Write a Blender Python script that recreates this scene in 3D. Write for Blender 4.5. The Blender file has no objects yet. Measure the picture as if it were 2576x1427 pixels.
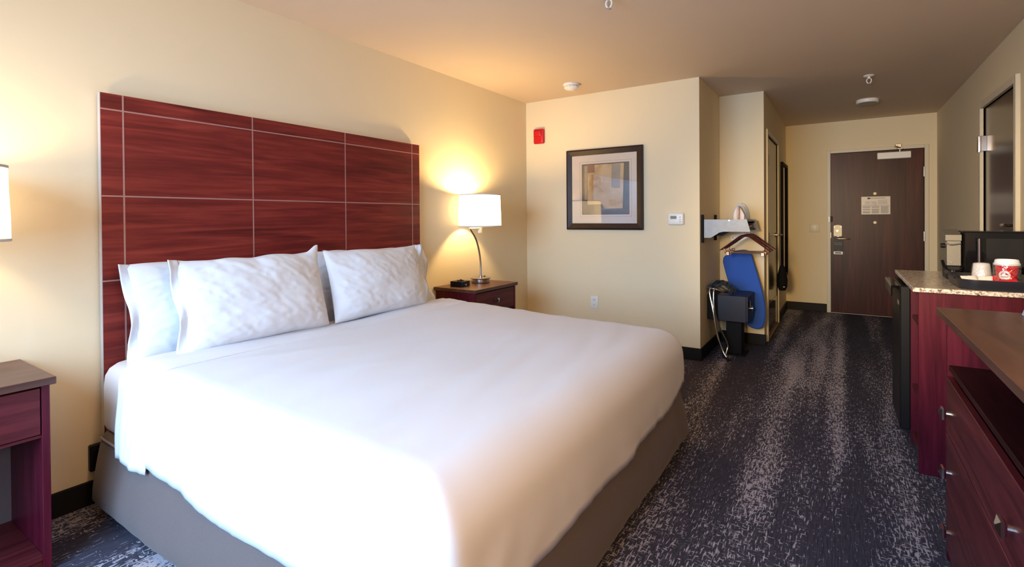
import bpy, bmesh, math, random
from mathutils import Vector, Matrix, noise
random.seed(7)
PI = math.pi
COL = bpy.context.scene.collection
H = 2.44

# ------------------------------------------------------------------ materials
def new_mat(name):
    m = bpy.data.materials.new(name); m.use_nodes = True
    nt = m.node_tree; b = nt.nodes['Principled BSDF']
    return m, nt, b
def node(nt, t, **kw):
    n = nt.nodes.new(t)
    for k, v in kw.items(): setattr(n, k, v)
    return n
def plain(name, col, rough=.5, metal=0., noise_amt=.06, scale=30., bump=0., spec=.5, **extra):
    """colour with a gentle procedural variation"""
    m, nt, b = new_mat(name)
    tc = node(nt, 'ShaderNodeTexCoord'); n = node(nt, 'ShaderNodeTexNoise')
    n.inputs['Scale'].default_value = scale; n.inputs['Detail'].default_value = 3
    nt.links.new(tc.outputs['Object'], n.inputs['Vector'])
    mx = node(nt, 'ShaderNodeMix', data_type='RGBA')
    mx.inputs['A'].default_value = (*[max(0, c * (1 - noise_amt)) for c in col], 1)
    mx.inputs['B'].default_value = (*[min(1, c * (1 + noise_amt)) for c in col], 1)
    nt.links.new(n.outputs['Fac'], mx.inputs['Factor'])
    nt.links.new(mx.outputs['Result'], b.inputs['Base Color'])
    b.inputs['Roughness'].default_value = rough; b.inputs['Metallic'].default_value = metal
    b.inputs['Specular IOR Level'].default_value = spec
    if bump:
        bp = node(nt, 'ShaderNodeBump'); bp.inputs['Strength'].default_value = bump; bp.inputs['Distance'].default_value = .002
        nt.links.new(n.outputs['Fac'], bp.inputs['Height']); nt.links.new(bp.outputs['Normal'], b.inputs['Normal'])
    for k, v in extra.items(): b.inputs[k.replace('_', ' ')].default_value = v
    return m
def wood(name, dark, mid, light, axis='Y', rough=.35, scale=1., spec=.5):
    """grain stretched along one axis, with broad cathedral figure"""
    m, nt, b = new_mat(name)
    tc = node(nt, 'ShaderNodeTexCoord'); mp = node(nt, 'ShaderNodeMapping')
    s = {'X': (.9, 14, 14), 'Y': (14, .9, 14), 'Z': (14, 14, .9)}[axis]
    mp.inputs['Scale'].default_value = tuple(q * scale for q in s)
    nt.links.new(tc.outputs['Object'], mp.inputs['Vector'])
    n1 = node(nt, 'ShaderNodeTexNoise'); n1.inputs['Scale'].default_value = 1.0; n1.inputs['Detail'].default_value = 6; n1.inputs['Distortion'].default_value = 1.6
    nt.links.new(mp.outputs['Vector'], n1.inputs['Vector'])
    mp2 = node(nt, 'ShaderNodeMapping'); mp2.inputs['Scale'].default_value = tuple(q * scale * 6 for q in s)
    nt.links.new(tc.outputs['Object'], mp2.inputs['Vector'])
    n2 = node(nt, 'ShaderNodeTexNoise'); n2.inputs['Scale'].default_value = 1.0; n2.inputs['Detail'].default_value = 2
    nt.links.new(mp2.outputs['Vector'], n2.inputs['Vector'])
    ad = node(nt, 'ShaderNodeMath', operation='MULTIPLY_ADD'); ad.inputs[1].default_value = .35
    nt.links.new(n2.outputs['Fac'], ad.inputs[0]); nt.links.new(n1.outputs['Fac'], ad.inputs[2])
    cr = node(nt, 'ShaderNodeValToRGB')
    e = cr.color_ramp.elements; e[0].position = .45; e[0].color = (*dark, 1); e[1].position = .92; e[1].color = (*light, 1)
    k = e.new(.66); k.color = (*mid, 1)
    nt.links.new(ad.outputs[0], cr.inputs['Fac']); nt.links.new(cr.outputs['Color'], b.inputs['Base Color'])
    b.inputs['Roughness'].default_value = rough; b.inputs['Specular IOR Level'].default_value = spec
    return m
def paint(name, col, rough=.75):
    m = plain(name, col, rough, noise_amt=.015, scale=3.)
    nt = m.node_tree; b = nt.nodes['Principled BSDF']
    tc = nt.nodes['Texture Coordinate']; n = node(nt, 'ShaderNodeTexNoise'); n.inputs['Scale'].default_value = 260; n.inputs['Detail'].default_value = 2
    nt.links.new(tc.outputs['Object'], n.inputs['Vector'])
    bp = node(nt, 'ShaderNodeBump'); bp.inputs['Strength'].default_value = .12; bp.inputs['Distance'].default_value = .001
    nt.links.new(n.outputs['Fac'], bp.inputs['Height']); nt.links.new(bp.outputs['Normal'], b.inputs['Normal'])
    b.inputs['Specular IOR Level'].default_value = .25
    return m
def carpet(name):
    m, nt, b = new_mat(name)
    L = nt.links
    tc = node(nt, 'ShaderNodeTexCoord')
    def nz(sx, sy, det=2., dist=0., off=0.):
        mp = node(nt, 'ShaderNodeMapping'); mp.inputs['Scale'].default_value = (sx, sy, 1); mp.inputs['Location'].default_value = (off, off * .7, 0)
        L.new(tc.outputs['Object'], mp.inputs['Vector'])
        n = node(nt, 'ShaderNodeTexNoise'); n.inputs['Scale'].default_value = 1; n.inputs['Detail'].default_value = det; n.inputs['Distortion'].default_value = dist
        L.new(mp.outputs['Vector'], n.inputs['Vector']); return n.outputs['Fac']
    def mth(op, a, c=None, d=None, clamp=False):
        q = node(nt, 'ShaderNodeMath', operation=op); q.use_clamp = clamp
        for i, v in enumerate((a, c, d)):
            if v is None: continue
            if isinstance(v, (int, float)): q.inputs[i].default_value = v
            else: L.new(v, q.inputs[i])
        return q.outputs[0]
    band = nz(4.6, .16, 1., 0., 3.)                 # broad lengthwise bands
    patch = nz(8., .9, 4., .4, 9.)                 # worn patches
    streak = nz(150., 22., 3., .35)                  # lengthwise flecks
    cross = nz(46., 120., 3., .5, 5.)               # short cross flecks
    line = nz(120., 2.4, 2., 0., 2.)                 # long thin lines
    thr = mth('ADD', mth('MULTIPLY', band, .52), mth('MULTIPLY', patch, .28))
    a = mth('MULTIPLY', mth('SUBTRACT', mth('ADD', streak, thr), .972), 16., clamp=True)
    c = mth('MULTIPLY', mth('SUBTRACT', mth('ADD', cross, thr), 1.0), 16., clamp=True)
    d = mth('MULTIPLY', mth('SUBTRACT', mth('ADD', line, mth('MULTIPLY', thr, .6)), .915), 14., clamp=True)
    d = mth('MULTIPLY', d, mth('MULTIPLY', mth('SUBTRACT', streak, .38), 5., clamp=True))
    f = mth('MULTIPLY', mth('MAXIMUM', mth('MAXIMUM', a, c), d), .95)
    pile = nz(420., 420., 2.)
    base = node(nt, 'ShaderNodeMix', data_type='RGBA')
    base.inputs['A'].default_value = (.022, .021, .034, 1); base.inputs['B'].default_value = (.092, .088, .125, 1)
    fine = nz(210., 12., 2., .2, 1.)
    L.new(mth('MULTIPLY_ADD', pile, .35, mth('MULTIPLY', mth('SUBTRACT', fine, .33), 1.2)), base.inputs['Factor'])
    mx = node(nt, 'ShaderNodeMix', data_type='RGBA')
    mx.inputs['B'].default_value = (.42, .39, .45, 1)
    L.new(base.outputs['Result'], mx.inputs['A']); L.new(f, mx.inputs['Factor'])
    L.new(mx.outputs['Result'], b.inputs['Base Color'])
    b.inputs['Roughness'].default_value = .95; b.inputs['Specular IOR Level'].default_value = .1
    bp = node(nt, 'ShaderNodeBump'); bp.inputs['Strength'].default_value = .5; bp.inputs['Distance'].default_value = .003
    L.new(pile, bp.inputs['Height']); L.new(bp.outputs['Normal'], b.inputs['Normal'])
    return m
def granite(name):
    m, nt, b = new_mat(name); L = nt.links
    tc = node(nt, 'ShaderNodeTexCoord')
    v = node(nt, 'ShaderNodeTexVoronoi'); v.inputs['Scale'].default_value = 170
    n = node(nt, 'ShaderNodeTexNoise'); n.inputs['Scale'].default_value = 60; n.inputs['Detail'].default_value = 6
    L.new(tc.outputs['Object'], v.inputs['Vector']); L.new(tc.outputs['Object'], n.inputs['Vector'])
    sx = node(nt, 'ShaderNodeSeparateColor'); L.new(v.outputs['Color'], sx.inputs['Color'])
    ad = node(nt, 'ShaderNodeMath', operation='MULTIPLY_ADD'); ad.inputs[1].default_value = .5
    L.new(sx.outputs[0], ad.inputs[0]); L.new(n.outputs['Fac'], ad.inputs[2])
    cr = node(nt, 'ShaderNodeValToRGB'); e = cr.color_ramp.elements
    e[0].position = .42; e[0].color = (.06, .05, .05, 1); e[1].position = .95; e[1].color = (.75, .70, .62, 1)
    k = e.new(.52); k.color = (.34, .28, .23, 1); k = e.new(.72); k.color = (.55, .48, .40, 1)
    L.new(ad.outputs[0], cr.inputs['Fac']); L.new(cr.outputs['Color'], b.inputs['Base Color'])
    b.inputs['Roughness'].default_value = .16
    return m
def art_mat(name):
    """soft ochre abstract wash"""
    m, nt, b = new_mat(name); L = nt.links
    tc = node(nt, 'ShaderNodeTexCoord')
    n = node(nt, 'ShaderNodeTexNoise'); n.inputs['Scale'].default_value = 7; n.inputs['Detail'].default_value = 6; n.inputs['Distortion'].default_value = .5
    L.new(tc.outputs['Object'], n.inputs['Vector'])
    cr = node(nt, 'ShaderNodeValToRGB'); e = cr.color_ramp.elements
    e[0].position = .3; e[0].color = (.36, .20, .06, 1); e[1].position = .72; e[1].color = (.62, .47, .32, 1)
    k = e.new(.47); k.color = (.54, .36, .17, 1)
    L.new(n.outputs['Fac'], cr.inputs['Fac']); L.new(cr.outputs['Color'], b.inputs['Base Color'])
    b.inputs['Roughness'].default_value = .6
    return m
def fabric(name, col, rough=.95, weave=900., bump=.25, sheen=.0, amt=.05):
    m = plain(name, col, rough, noise_amt=amt, scale=weave, bump=bump, spec=.15)
    b = m.node_tree.nodes['Principled BSDF']; b.inputs['Sheen Weight'].default_value = sheen
    return m
def shade_mat(name):
    m, nt, b = new_mat(name); L = nt.links
    out = nt.nodes['Material Output']
    d = node(nt, 'ShaderNodeBsdfDiffuse'); d.inputs['Color'].default_value = (.85, .82, .76, 1)
    t = node(nt, 'ShaderNodeBsdfTranslucent'); t.inputs['Color'].default_value = (.85, .80, .70, 1)
    mx = node(nt, 'ShaderNodeMixShader'); mx.inputs[0].default_value = .45
    tc = node(nt, 'ShaderNodeTexCoord'); n = node(nt, 'ShaderNodeTexNoise'); n.inputs['Scale'].default_value = 400
    L.new(tc.outputs['Object'], n.inputs['Vector'])
    bp = node(nt, 'ShaderNodeBump'); bp.inputs['Strength'].default_value = .1; L.new(n.outputs['Fac'], bp.inputs['Height'])
    L.new(bp.outputs['Normal'], d.inputs['Normal'])
    L.new(d.outputs[0], mx.inputs[1]); L.new(t.outputs[0], mx.inputs[2])
    em = node(nt, 'ShaderNodeEmission'); em.inputs['Color'].default_value = (1, .90, .74, 1); em.inputs['Strength'].default_value = .55
    ad = node(nt, 'ShaderNodeAddShader'); L.new(mx.outputs[0], ad.inputs[0]); L.new(em.outputs[0], ad.inputs[1])
    L.new(ad.outputs[0], out.inputs['Surface'])
    return m
def film_mat(name):
    """thin clear plastic wrap"""
    m, nt, b = new_mat(name); L = nt.links; out = nt.nodes['Material Output']
    tr = node(nt, 'ShaderNodeBsdfTransparent'); gl = node(nt, 'ShaderNodeBsdfGlossy'); gl.inputs['Roughness'].default_value = .12
    tc = node(nt, 'ShaderNodeTexCoord'); n = node(nt, 'ShaderNodeTexNoise'); n.inputs['Scale'].default_value = 45; n.inputs['Detail'].default_value = 3
    L.new(tc.outputs['Object'], n.inputs['Vector'])
    bp = node(nt, 'ShaderNodeBump'); bp.inputs['Strength'].default_value = 1.; bp.inputs['Distance'].default_value = .01
    L.new(n.outputs['Fac'], bp.inputs['Height']); L.new(bp.outputs['Normal'], gl.inputs['Normal'])
    mx = node(nt, 'ShaderNodeMixShader'); mx.inputs[0].default_value = .22
    L.new(tr.outputs[0], mx.inputs[1]); L.new(gl.outputs[0], mx.inputs[2]); L.new(mx.outputs[0], out.inputs['Surface'])
    return m
def pane_mat(name, fac=.09):
    m, nt, b = new_mat(name); L = nt.links; out = nt.nodes['Material Output']
    tr = node(nt, 'ShaderNodeBsdfTransparent'); gl = node(nt, 'ShaderNodeBsdfGlossy'); gl.inputs['Roughness'].default_value = .02
    mx = node(nt, 'ShaderNodeMixShader'); mx.inputs[0].default_value = fac
    L.new(tr.outputs[0], mx.inputs[1]); L.new(gl.outputs[0], mx.inputs[2]); L.new(mx.outputs[0], out.inputs['Surface'])
    return m

M = {}
M['wall'] = paint('cream_wall_paint', (.74, .64, .45))
M['ceil'] = paint('ceiling_paint', (.66, .54, .43))
M['carpet'] = carpet('patterned_carpet')
M['base'] = plain('dark_vinyl_base', (.008, .007, .008), .55, scale=60, spec=.2)
M['frame'] = plain('cream_door_frame', (.62, .56, .43), .45, noise_amt=.02)
M['mahog'] = wood('mahogany_headboard', (.080, .0085, .0085), (.150, .0170, .0150), (.25, .038, .028), 'Y', .42, 1.0, .3)
M['mahog_y'] = wood('mahogany_y', (.040, .006, .009), (.080, .0115, .0165), (.13, .022, .027), 'Y', .38, 1.2, .22)
M['mahog_x'] = wood('mahogany_x', (.040, .006, .009), (.080, .0115, .0165), (.13, .022, .027), 'X', .38, 1.2, .22)
M['mahog_z'] = wood('mahogany_z', (.038, .0022, .008), (.070, .0042, .0145), (.10, .009, .022), 'Z', .38, 1.2, .22)
M['top_y'] = wood('laminate_top', (.055, .022, .016), (.085, .036, .026), (.12, .055, .04), 'Y', .34, 1., .35)
M['door'] = wood('entry_door_wood', (.022, .0042, .0035), (.044, .0085, .0065), (.08, .018, .013), 'Z', .36, .8, .2)
M['brown'] = wood('brown_door_wood', (.05, .03, .02), (.065, .04, .027), (.085, .053, .036), 'Z', .18, .5, .6)
M['ns_wall_shade'] = plain('grey_wall_shade', (.10, .10, .13), .6)
M['inlay'] = plain('pale_inlay', (.42, .24, .22), .35, metal=.3)
M['chrome'] = plain('chrome', (.75, .75, .77), .14, metal=1., noise_amt=.02)
M['nickel'] = plain('brushed_nickel', (.55, .50, .46), .28, metal=1., noise_amt=.05, scale=90)
M['steel'] = plain('brushed_steel', (.17, .165, .145), .42, metal=.25, noise_amt=.08, scale=60)
M['brass'] = plain('satin_brass', (.40, .35, .24), .45, metal=.5, noise_amt=.03)
M['copper'] = plain('rosy_brass', (.42, .25, .17), .38, metal=1., noise_amt=.03)
M['white_sheet'] = fabric('white_bed_linen', (.66, .68, .73), bump=.12, amt=.02)
M['fitted'] = fabric('white_fitted_sheet', (.62, .63, .68), bump=.12, amt=.02)
M['pillow'] = fabric('white_pillowcase', (.66, .69, .74), bump=.10, amt=.02)
M['grey_cloth'] = fabric('grey_base_fabric', (.115, .092, .092), weave=350, bump=.6, sheen=.15, amt=.22)
M['black'] = plain('black_plastic', (.009, .009, .011), .38, spec=.2)
M['gloss_black'] = plain('gloss_black', (.005, .005, .006), .10, spec=.3)
M['dark_glass'] = plain('dark_oven_glass', (.004, .003, .003), .06, spec=.8)
M['matte_black'] = plain('matte_black', (.007, .007, .008), .7, spec=.15)
M['mahog_dark'] = wood('mahogany_shadowed', (.012, .002, .003), (.022, .0035, .005), (.035, .006, .008), 'Y', .5, 1.2, .15)  # mahogany with the open compartment's shade put into its colour
M['safe'] = plain('navy_black_metal', (.012, .013, .024), .42, scale=80, spec=.3)
M['tray'] = plain('black_tray_plastic', (.012, .013, .020), .32)
M['white_plastic'] = plain('white_plastic', (.78, .77, .75), .35, noise_amt=.02)
M['ivory'] = plain('ivory_plastic', (.66, .60, .46), .4, noise_amt=.02)
M['lcd'] = plain('grey_lcd', (.20, .22, .18), .2)
M['grey_mark'] = plain('grey_print', (.28, .27, .25), .6)
M['dark_mark'] = plain('dark_print', (.06, .055, .05), .6)
M['red'] = plain('alarm_red', (.52, .004, .010), .3, noise_amt=.03)
M['cup_red'] = plain('cup_red', (.60, .008, .025), .35, noise_amt=.05)
M['foam'] = plain('white_foam', (.80, .79, .80), .5, noise_amt=.03)
M['paper'] = plain('white_paper', (.78, .76, .72), .7, noise_amt=.03)
M['sign'] = plain('notice_paper', (.62, .54, .46), .35, noise_amt=.03)
M['lid'] = plain('pale_lid', (.74, .78, .86), .35, noise_amt=.02)
M['film'] = film_mat('plastic_wrap')
M['granite'] = granite('speckled_granite')
M['shade'] = shade_mat('lamp_shade_fabric')
M['shade_trim'] = fabric('shade_trim', (.62, .58, .53))
M['pic_frame'] = plain('dark_picture_frame', (.022, .012, .010), .40, noise_amt=.2, scale=12, spec=.2)
M['mat_board'] = plain('picture_mat_board', (.66, .58, .53), .7, noise_amt=.02)
M['art'] = art_mat('ochre_abstract')
M['art_grey'] = plain('grey_blue_patch', (.30, .25, .20), .6, noise_amt=.35, scale=14)
M['art_dark'] = plain('charcoal_patch', (.048, .036, .032), .6, noise_amt=.4, scale=22)
M['art_rust'] = plain('rust_patch', (.22, .075, .03), .6, noise_amt=.6, scale=50)
M['art_gold'] = plain('gold_patch', (.50, .29, .09), .6, noise_amt=.4, scale=26)
M['pane'] = pane_mat('picture_glass', .10)
M['mirror'] = plain('mirror_glass', (.86, .86, .86), .02, metal=1., noise_amt=.0)
M['blue_cloth'] = fabric('blue_board_cover', (.034, .095, .40), weave=260, bump=.3, amt=.10)
M['panel_metal'] = plain('galvanised_panel', (.27, .28, .295), .5, metal=.2, noise_amt=.16, scale=25)
M['panel_dark'] = plain('blue_grey_panel', (.09, .105, .14), .5, metal=.3, noise_amt=.12, scale=25)
M['hang_wood'] = wood('hanger_wood', (.035, .004, .004), (.075, .010, .009), (.13, .025, .02), 'X', .22, 3.)
M['strap'] = fabric('dark_webbing', (.014, .018, .024), weave=300, bump=.5, sheen=.2, amt=.3)
M['bagcloth'] = fabric('black_bag_cloth', (.008, .008, .009), weave=300, bump=.3)
M['floor_strip'] = wood('orange_floor_strip', (.16, .06, .012), (.24, .095, .02), (.34, .15, .035), 'Y', .4, 2.)
M['iron_pink'] = plain('pinkish_iron_body', (.62, .48, .42), .35, noise_amt=.08, scale=20)
M['cord'] = plain('grey_cord', (.16, .15, .15), .5)
M['paleblue'] = plain('pale_blue_card', (.45, .60, .85), .5, noise_amt=.04)
M['midblue'] = plain('mid_blue_card', (.10, .20, .50), .5, noise_amt=.04)
M['outdoor'] = plain('window_frame_white', (.7, .7, .68), .4, noise_amt=.02)
M['winglass'] = pane_mat('window_glass', .05)

# ------------------------------------------------------------------ mesh helpers
def B(): return bmesh.new()
def box(bm, x0, x1, y0, y1, z0, z1, bev=0., seg=1):
    g = bmesh.ops.create_cube(bm, size=1.)
    vs = g['verts']
    for v in vs:
        v.co = Vector(((x0 + x1) / 2 + v.co.x * (x1 - x0), (y0 + y1) / 2 + v.co.y * (y1 - y0), (z0 + z1) / 2 + v.co.z * (z1 - z0)))
    if bev > 0:
        es = list({e for v in vs for e in v.link_edges})
        bmesh.ops.bevel(bm, geom=es, offset=min(bev, .45 * min(x1 - x0, y1 - y0, z1 - z0)), segments=seg, profile=.5, affect='EDGES')
    return bm
def frame_axes(d):
    d = d.normalized(); a = Vector((0, 0, 1)) if abs(d.z) < .9 else Vector((1, 0, 0))
    u = d.cross(a).normalized(); return u, d.cross(u).normalized()
def tube(bm, pts, r, n=12, cap=True, flat=None):
    """round (or flattened) tube through points; r number or list"""
    pts = [Vector(p) for p in pts]; rings = []
    u = None
    for i, p in enumerate(pts):
        d = (pts[min(i + 1, len(pts) - 1)] - pts[max(i - 1, 0)]).normalized()
        if u is None: u, w = frame_axes(d)
        else:
            u = (u - d * u.dot(d)).normalized(); w = d.cross(u).normalized()
        rr = r[i] if isinstance(r, (list, tuple)) else r
        f = flat if flat else 1.
        rings.append([bm.verts.new(p + u * math.cos(2 * PI * k / n) * rr + w * math.sin(2 * PI * k / n) * rr * f) for k in range(n)])
    for a, b in zip(rings, rings[1:]):
        for k in range(n): bm.faces.new((a[k], a[(k + 1) % n], b[(k + 1) % n], b[k]))
    if cap:
        bm.faces.new(list(reversed(rings[0]))); bm.faces.new(rings[-1])
    return bm
def arc_pts(ctrl, n=16):
    """smooth Catmull-Rom through control points"""
    c = [Vector(p) for p in ctrl]; c = [c[0] * 2 - c[1]] + c + [c[-1] * 2 - c[-2]]; out = []
    for i in range(1, len(c) - 2):
        for k in range(n):
            t = k / n; a, b, d, e = c[i - 1:i + 3]
            out.append(.5 * ((2 * b) + (d - a) * t + (2 * a - 5 * b + 4 * d - e) * t * t + (3 * b - a - 3 * d + e) * t ** 3))
    out.append(c[-2]); return out
def lathe(bm, prof, cx, cy, n=32, sx=1., sy=1., cz=0., close=True):
    """profile list of (r,z); open profile, ends at r=0 become poles"""
    rings = []
    for r, z in prof:
        if r < 1e-6: rings.append([bm.verts.new((cx, cy, cz + z))])
        else: rings.append([bm.verts.new((cx + r * sx * math.cos(2 * PI * k / n), cy + r * sy * math.sin(2 * PI * k / n), cz + z)) for k in range(n)])
    for a, b in zip(rings, rings[1:]):
        for k in range(n):
            k2 = (k + 1) % n
            if len(a) == 1 and len(b) == 1: continue
            if len(a) == 1: bm.faces.new((a[0], b[k2], b[k]))
            elif len(b) == 1: bm.faces.new((a[k], a[k2], b[0]))
            else: bm.faces.new((a[k], a[k2], b[k2], b[k]))
    return bm
def prism(bm, poly, axis, a, b):
    """extrude 2D polygon along axis; poly coords are the other two axes in order"""
    def P(p, t):
        return {'x': (t, p[0], p[1]), 'y': (p[0], t, p[1]), 'z': (p[0], p[1], t)}[axis]
    v0 = [bm.verts.new(P(p, a)) for p in poly]; v1 = [bm.verts.new(P(p, b)) for p in poly]
    n = len(poly)
    bm.faces.new(v0); bm.faces.new(list(reversed(v1)))
    for i in range(n): bm.faces.new((v0[i], v1[i], v1[(i + 1) % n], v0[(i + 1) % n]))
    return bm
def round_poly(pts, r, n=5):
    """round the corners of a polygon"""
    out = []
    N = len(pts)
    for i in range(N):
        p0, p, p1 = (Vector((*pts[(i + k) % N], 0)) for k in (-1, 0, 1))
        rr = r[i] if isinstance(r, (list, tuple)) else r
        a = (p0 - p); b = (p1 - p); rr = min(rr, a.length * .45, b.length * .45)
        s = p + a.normalized() * rr; e = p + b.normalized() * rr
        for k in range(n + 1):
            t = k / n; q = s * (1 - t) ** 2 + p * 2 * t * (1 - t) + e * t * t
            out.append((q.x, q.y))
    return out
def root_of(o):
    while o.parent: o = o.parent
    return o
def obj(name, bm, mat, parent=None, smooth=False, loc=None):
    """link a bmesh given in room coordinates as one object"""
    bmesh.ops.recalc_face_normals(bm, faces=bm.faces)
    if smooth:
        for f in bm.faces: f.smooth = True
    me = bpy.data.meshes.new(name)
    if parent: off = Vector(root_of(parent).location)
    else:
        xs = [v.co for v in bm.verts]
        off = Vector(loc) if loc else Vector((sum(c.x for c in xs) / len(xs), sum(c.y for c in xs) / len(xs), min(c.z for c in xs)))
    bmesh.ops.translate(bm, verts=bm.verts, vec=-off)
    bm.to_mesh(me); bm.free()
    me.materials.append(mat)
    if smooth:
        try: me.set_sharp_from_angle(angle=math.radians(38))
        except Exception: pass
    o = bpy.data.objects.new(name, me); COL.objects.link(o)
    if parent: o.parent = parent
    else: o.location = off
    return o
def thing(name, label, cat, loc, group=None):
    o = bpy.data.objects.new(name, None); COL.objects.link(o); o.empty_display_size = .1
    o.location = loc; o['label'] = label; o['category'] = cat
    if group: o['group'] = group
    return o
def tag(o, label, cat, group=None):
    o['label'] = label; o['category'] = cat
    if group: o['group'] = group
    return o
def struct(name, bm, mat, parent=None, smooth=False):
    o = obj(name, bm, mat, parent, smooth)
    if not parent: o['kind'] = 'structure'
    return o
def part(name, mat, parent, *boxes, bev=0., label=None):
    bm = B()
    for b in boxes: box(bm, *b, bev=bev)
    o = obj(name, bm, mat, parent)
    if label: o['label'] = label
    return o
def recalc(o): return o

# ------------------------------------------------------------------ camera
CX, CYc, F = 1327.38876, 558.796234, 1252.81873
yaw, pit, rol = .561917495, -7.85634601e-3, -7.31123901e-3
f = Vector((-math.sin(yaw) * math.cos(pit), math.cos(yaw) * math.cos(pit), math.sin(pit)))
rt = Vector((math.cos(yaw), math.sin(yaw), 0)); up = rt.cross(f)
r2 = rt * math.cos(rol) + up * math.sin(rol); u2 = -rt * math.sin(rol) + up * math.cos(rol)
cam = bpy.data.cameras.new('camera'); co = bpy.data.objects.new('camera', cam); COL.objects.link(co)
m3 = Matrix((r2, u2, -f)).transposed()
co.matrix_world = Matrix.Translation((2.786, 0, 1.2395)) @ m3.to_4x4()
cam.sensor_width = 36; cam.sensor_fit = 'HORIZONTAL'; cam.lens = F / 2576 * 36
cam.shift_x = (1288 - CX) / 2576; cam.shift_y = (CYc - 713.5) / 2576
cam.clip_start = .02
bpy.context.scene.camera = co

# ------------------------------------------------------------------ the setting
XR, YB, YA, YD, XA, XC, YW = 3.735, 4.41, 5.25, 7.48, 1.757, 2.16, -1.05
T = .12
struct('floor', box(B(), -T, XR + T, YW - T, YD + T, -.05, 0), M['carpet'])
struct('ceiling', box(B(), -T, XR + T, YW - T, YD + T, H, H + .08), M['ceil'])
struct('wall_left', box(B(), -T, 0, YW - T, YB + T, 0, H), M['wall'])
bm = B(); box(bm, 0, XA, YB, YB + T, 0, H); struct('wall_back', bm, M['wall'])
struct('wall_alcove_side', box(B(), XA - T, XA, YB + T, YA + T, 0, H), M['wall'])
struct('wall_alcove_back', box(B(), XA, XC, YA, YA + T, 0, H), M['wall'])
D2a, D2b, D2h = 5.47, 6.43, 2.06          # side door in the corridor
bm = B(); box(bm, XC - T, XC, YA + T, D2a, 0, H); box(bm, XC - T, XC, D2b, YD, 0, H); box(bm, XC - T, XC, D2a, D2b, D2h, H)
struct('wall_corridor', bm, M['wall'])
D1a, D1b, D1h = 2.672, 3.618, 2.036       # entry door
bm = B(); box(bm, XC - T, D1a, YD, YD + T, 0, H); box(bm, D1b, XR + T, YD, YD + T, 0, H); box(bm, D1a, D1b, YD, YD + T, D1h, H)
struct('wall_entry', bm, M['wall'])
D3a, D3b, D3h = 4.335, 5.235, 2.075       # door on the right
bm = B(); box(bm, XR, XR + T, YW - T, D3a, 0, H); box(bm, XR, XR + T, D3b, YD, 0, H); box(bm, XR, XR + T, D3a, D3b, D3h, H)
struct('wall_right', bm, M['wall'])
# window wall behind the camera
W0, W1, WZ0, WZ1 = .30, 2.25, .45, 2.15
bm = B(); box(bm, 0, W0, YW - T, YW, 0, H); box(bm, W1, XR, YW - T, YW, 0, H); box(bm, W0, W1, YW - T, YW, 0, WZ0); box(bm, W0, W1, YW - T, YW, WZ1, H)
struct('wall_window', bm, M['wall'])
bm = B(); s = .05
box(bm, W0, W0 + s, YW - .09, YW - .03, WZ0, WZ1); box(bm, W1 - s, W1, YW - .09, YW - .03, WZ0, WZ1)
box(bm, W0, W1, YW - .09, YW - .03, WZ0, WZ0 + s); box(bm, W0, W1, YW - .09, YW - .03, WZ1 - s, WZ1); box(bm, (W0 + W1) / 2 - .025, (W0 + W1) / 2 + .025, YW - .09, YW - .03, WZ0, WZ1)
wn = struct('window_1', bm, M['outdoor'])
obj('pane', box(B(), W0 + s, W1 - s, YW - .064, YW - .058, WZ0 + s, WZ1 - s), M['winglass'], wn)

def baseboard(name, x0, x1, y0, y1, h=.105):
    struct(name, box(B(), x0, x1, y0, y1, 0, h, bev=.004), M['base'])
bt = .014
baseboard('baseboard_left', 0, bt, YW, YB)
baseboard('baseboard_back', bt, XA + bt, YB - bt, YB)
baseboard('baseboard_alcove_side', XA, XA + bt, YB, YA - bt)
baseboard('baseboard_alcove_back', XA, XC + bt, YA - bt, YA)
baseboard('baseboard_corridor', XC, XC + bt, D2b + .05, YD - bt)
baseboard('baseboard_entry', XC, D1a - .045, YD - bt, YD)
baseboard('baseboard_right', XR - bt, XR, D3b + .06, YD)
struct('trim_1', box(B(), XC - .11, XC + .015, D2a - .035, D2b + .035, 0, .010, bev=.003), M['floor_strip'])  # orange wood-grain strip on the floor below the side door
struct('trim_2', box(B(), D1a, D1b, YD - .03, YD + .10, 0, .012, bev=.004), M['nickel'])

def lever(parent, base, out, along, mat, length=.115, name='handle'):
    """door lever: rose, neck, bar. out = unit vector off the door, along = lever direction"""
    b, o, a = Vector(base), Vector(out), Vector(along)
    bm = B(); tube(bm, [b, b + o * .010], .027, 20); tube(bm, [b + o * .008, b + o * .058], .010, 12)
    tube(bm, arc_pts([b + o * .052 - a * .012, b + o * .056 + a * .02, b + o * .054 + a * length * .7, b + o * .046 + a * length], 6), [.011] * 7 + [.010] * 6 + [.009] * 6, 12)
    return obj(name, bm, mat, parent, True)
def hinge(parent, cx, cy, cz, axis, mat, h=.10, r=.009):
    bm = B(); tube(bm, [(cx, cy, cz - h / 2), (cx, cy, cz + h / 2)], r, 10)
    for k in (-1, 1): lathe(bm, [(0, -.006), (r * 1.25, -.006), (r * 1.25, .006), (0, .006)], cx, cy, 10, cz=cz + k * (h / 2))
    return obj('hinge', bm, mat, parent, True)

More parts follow.
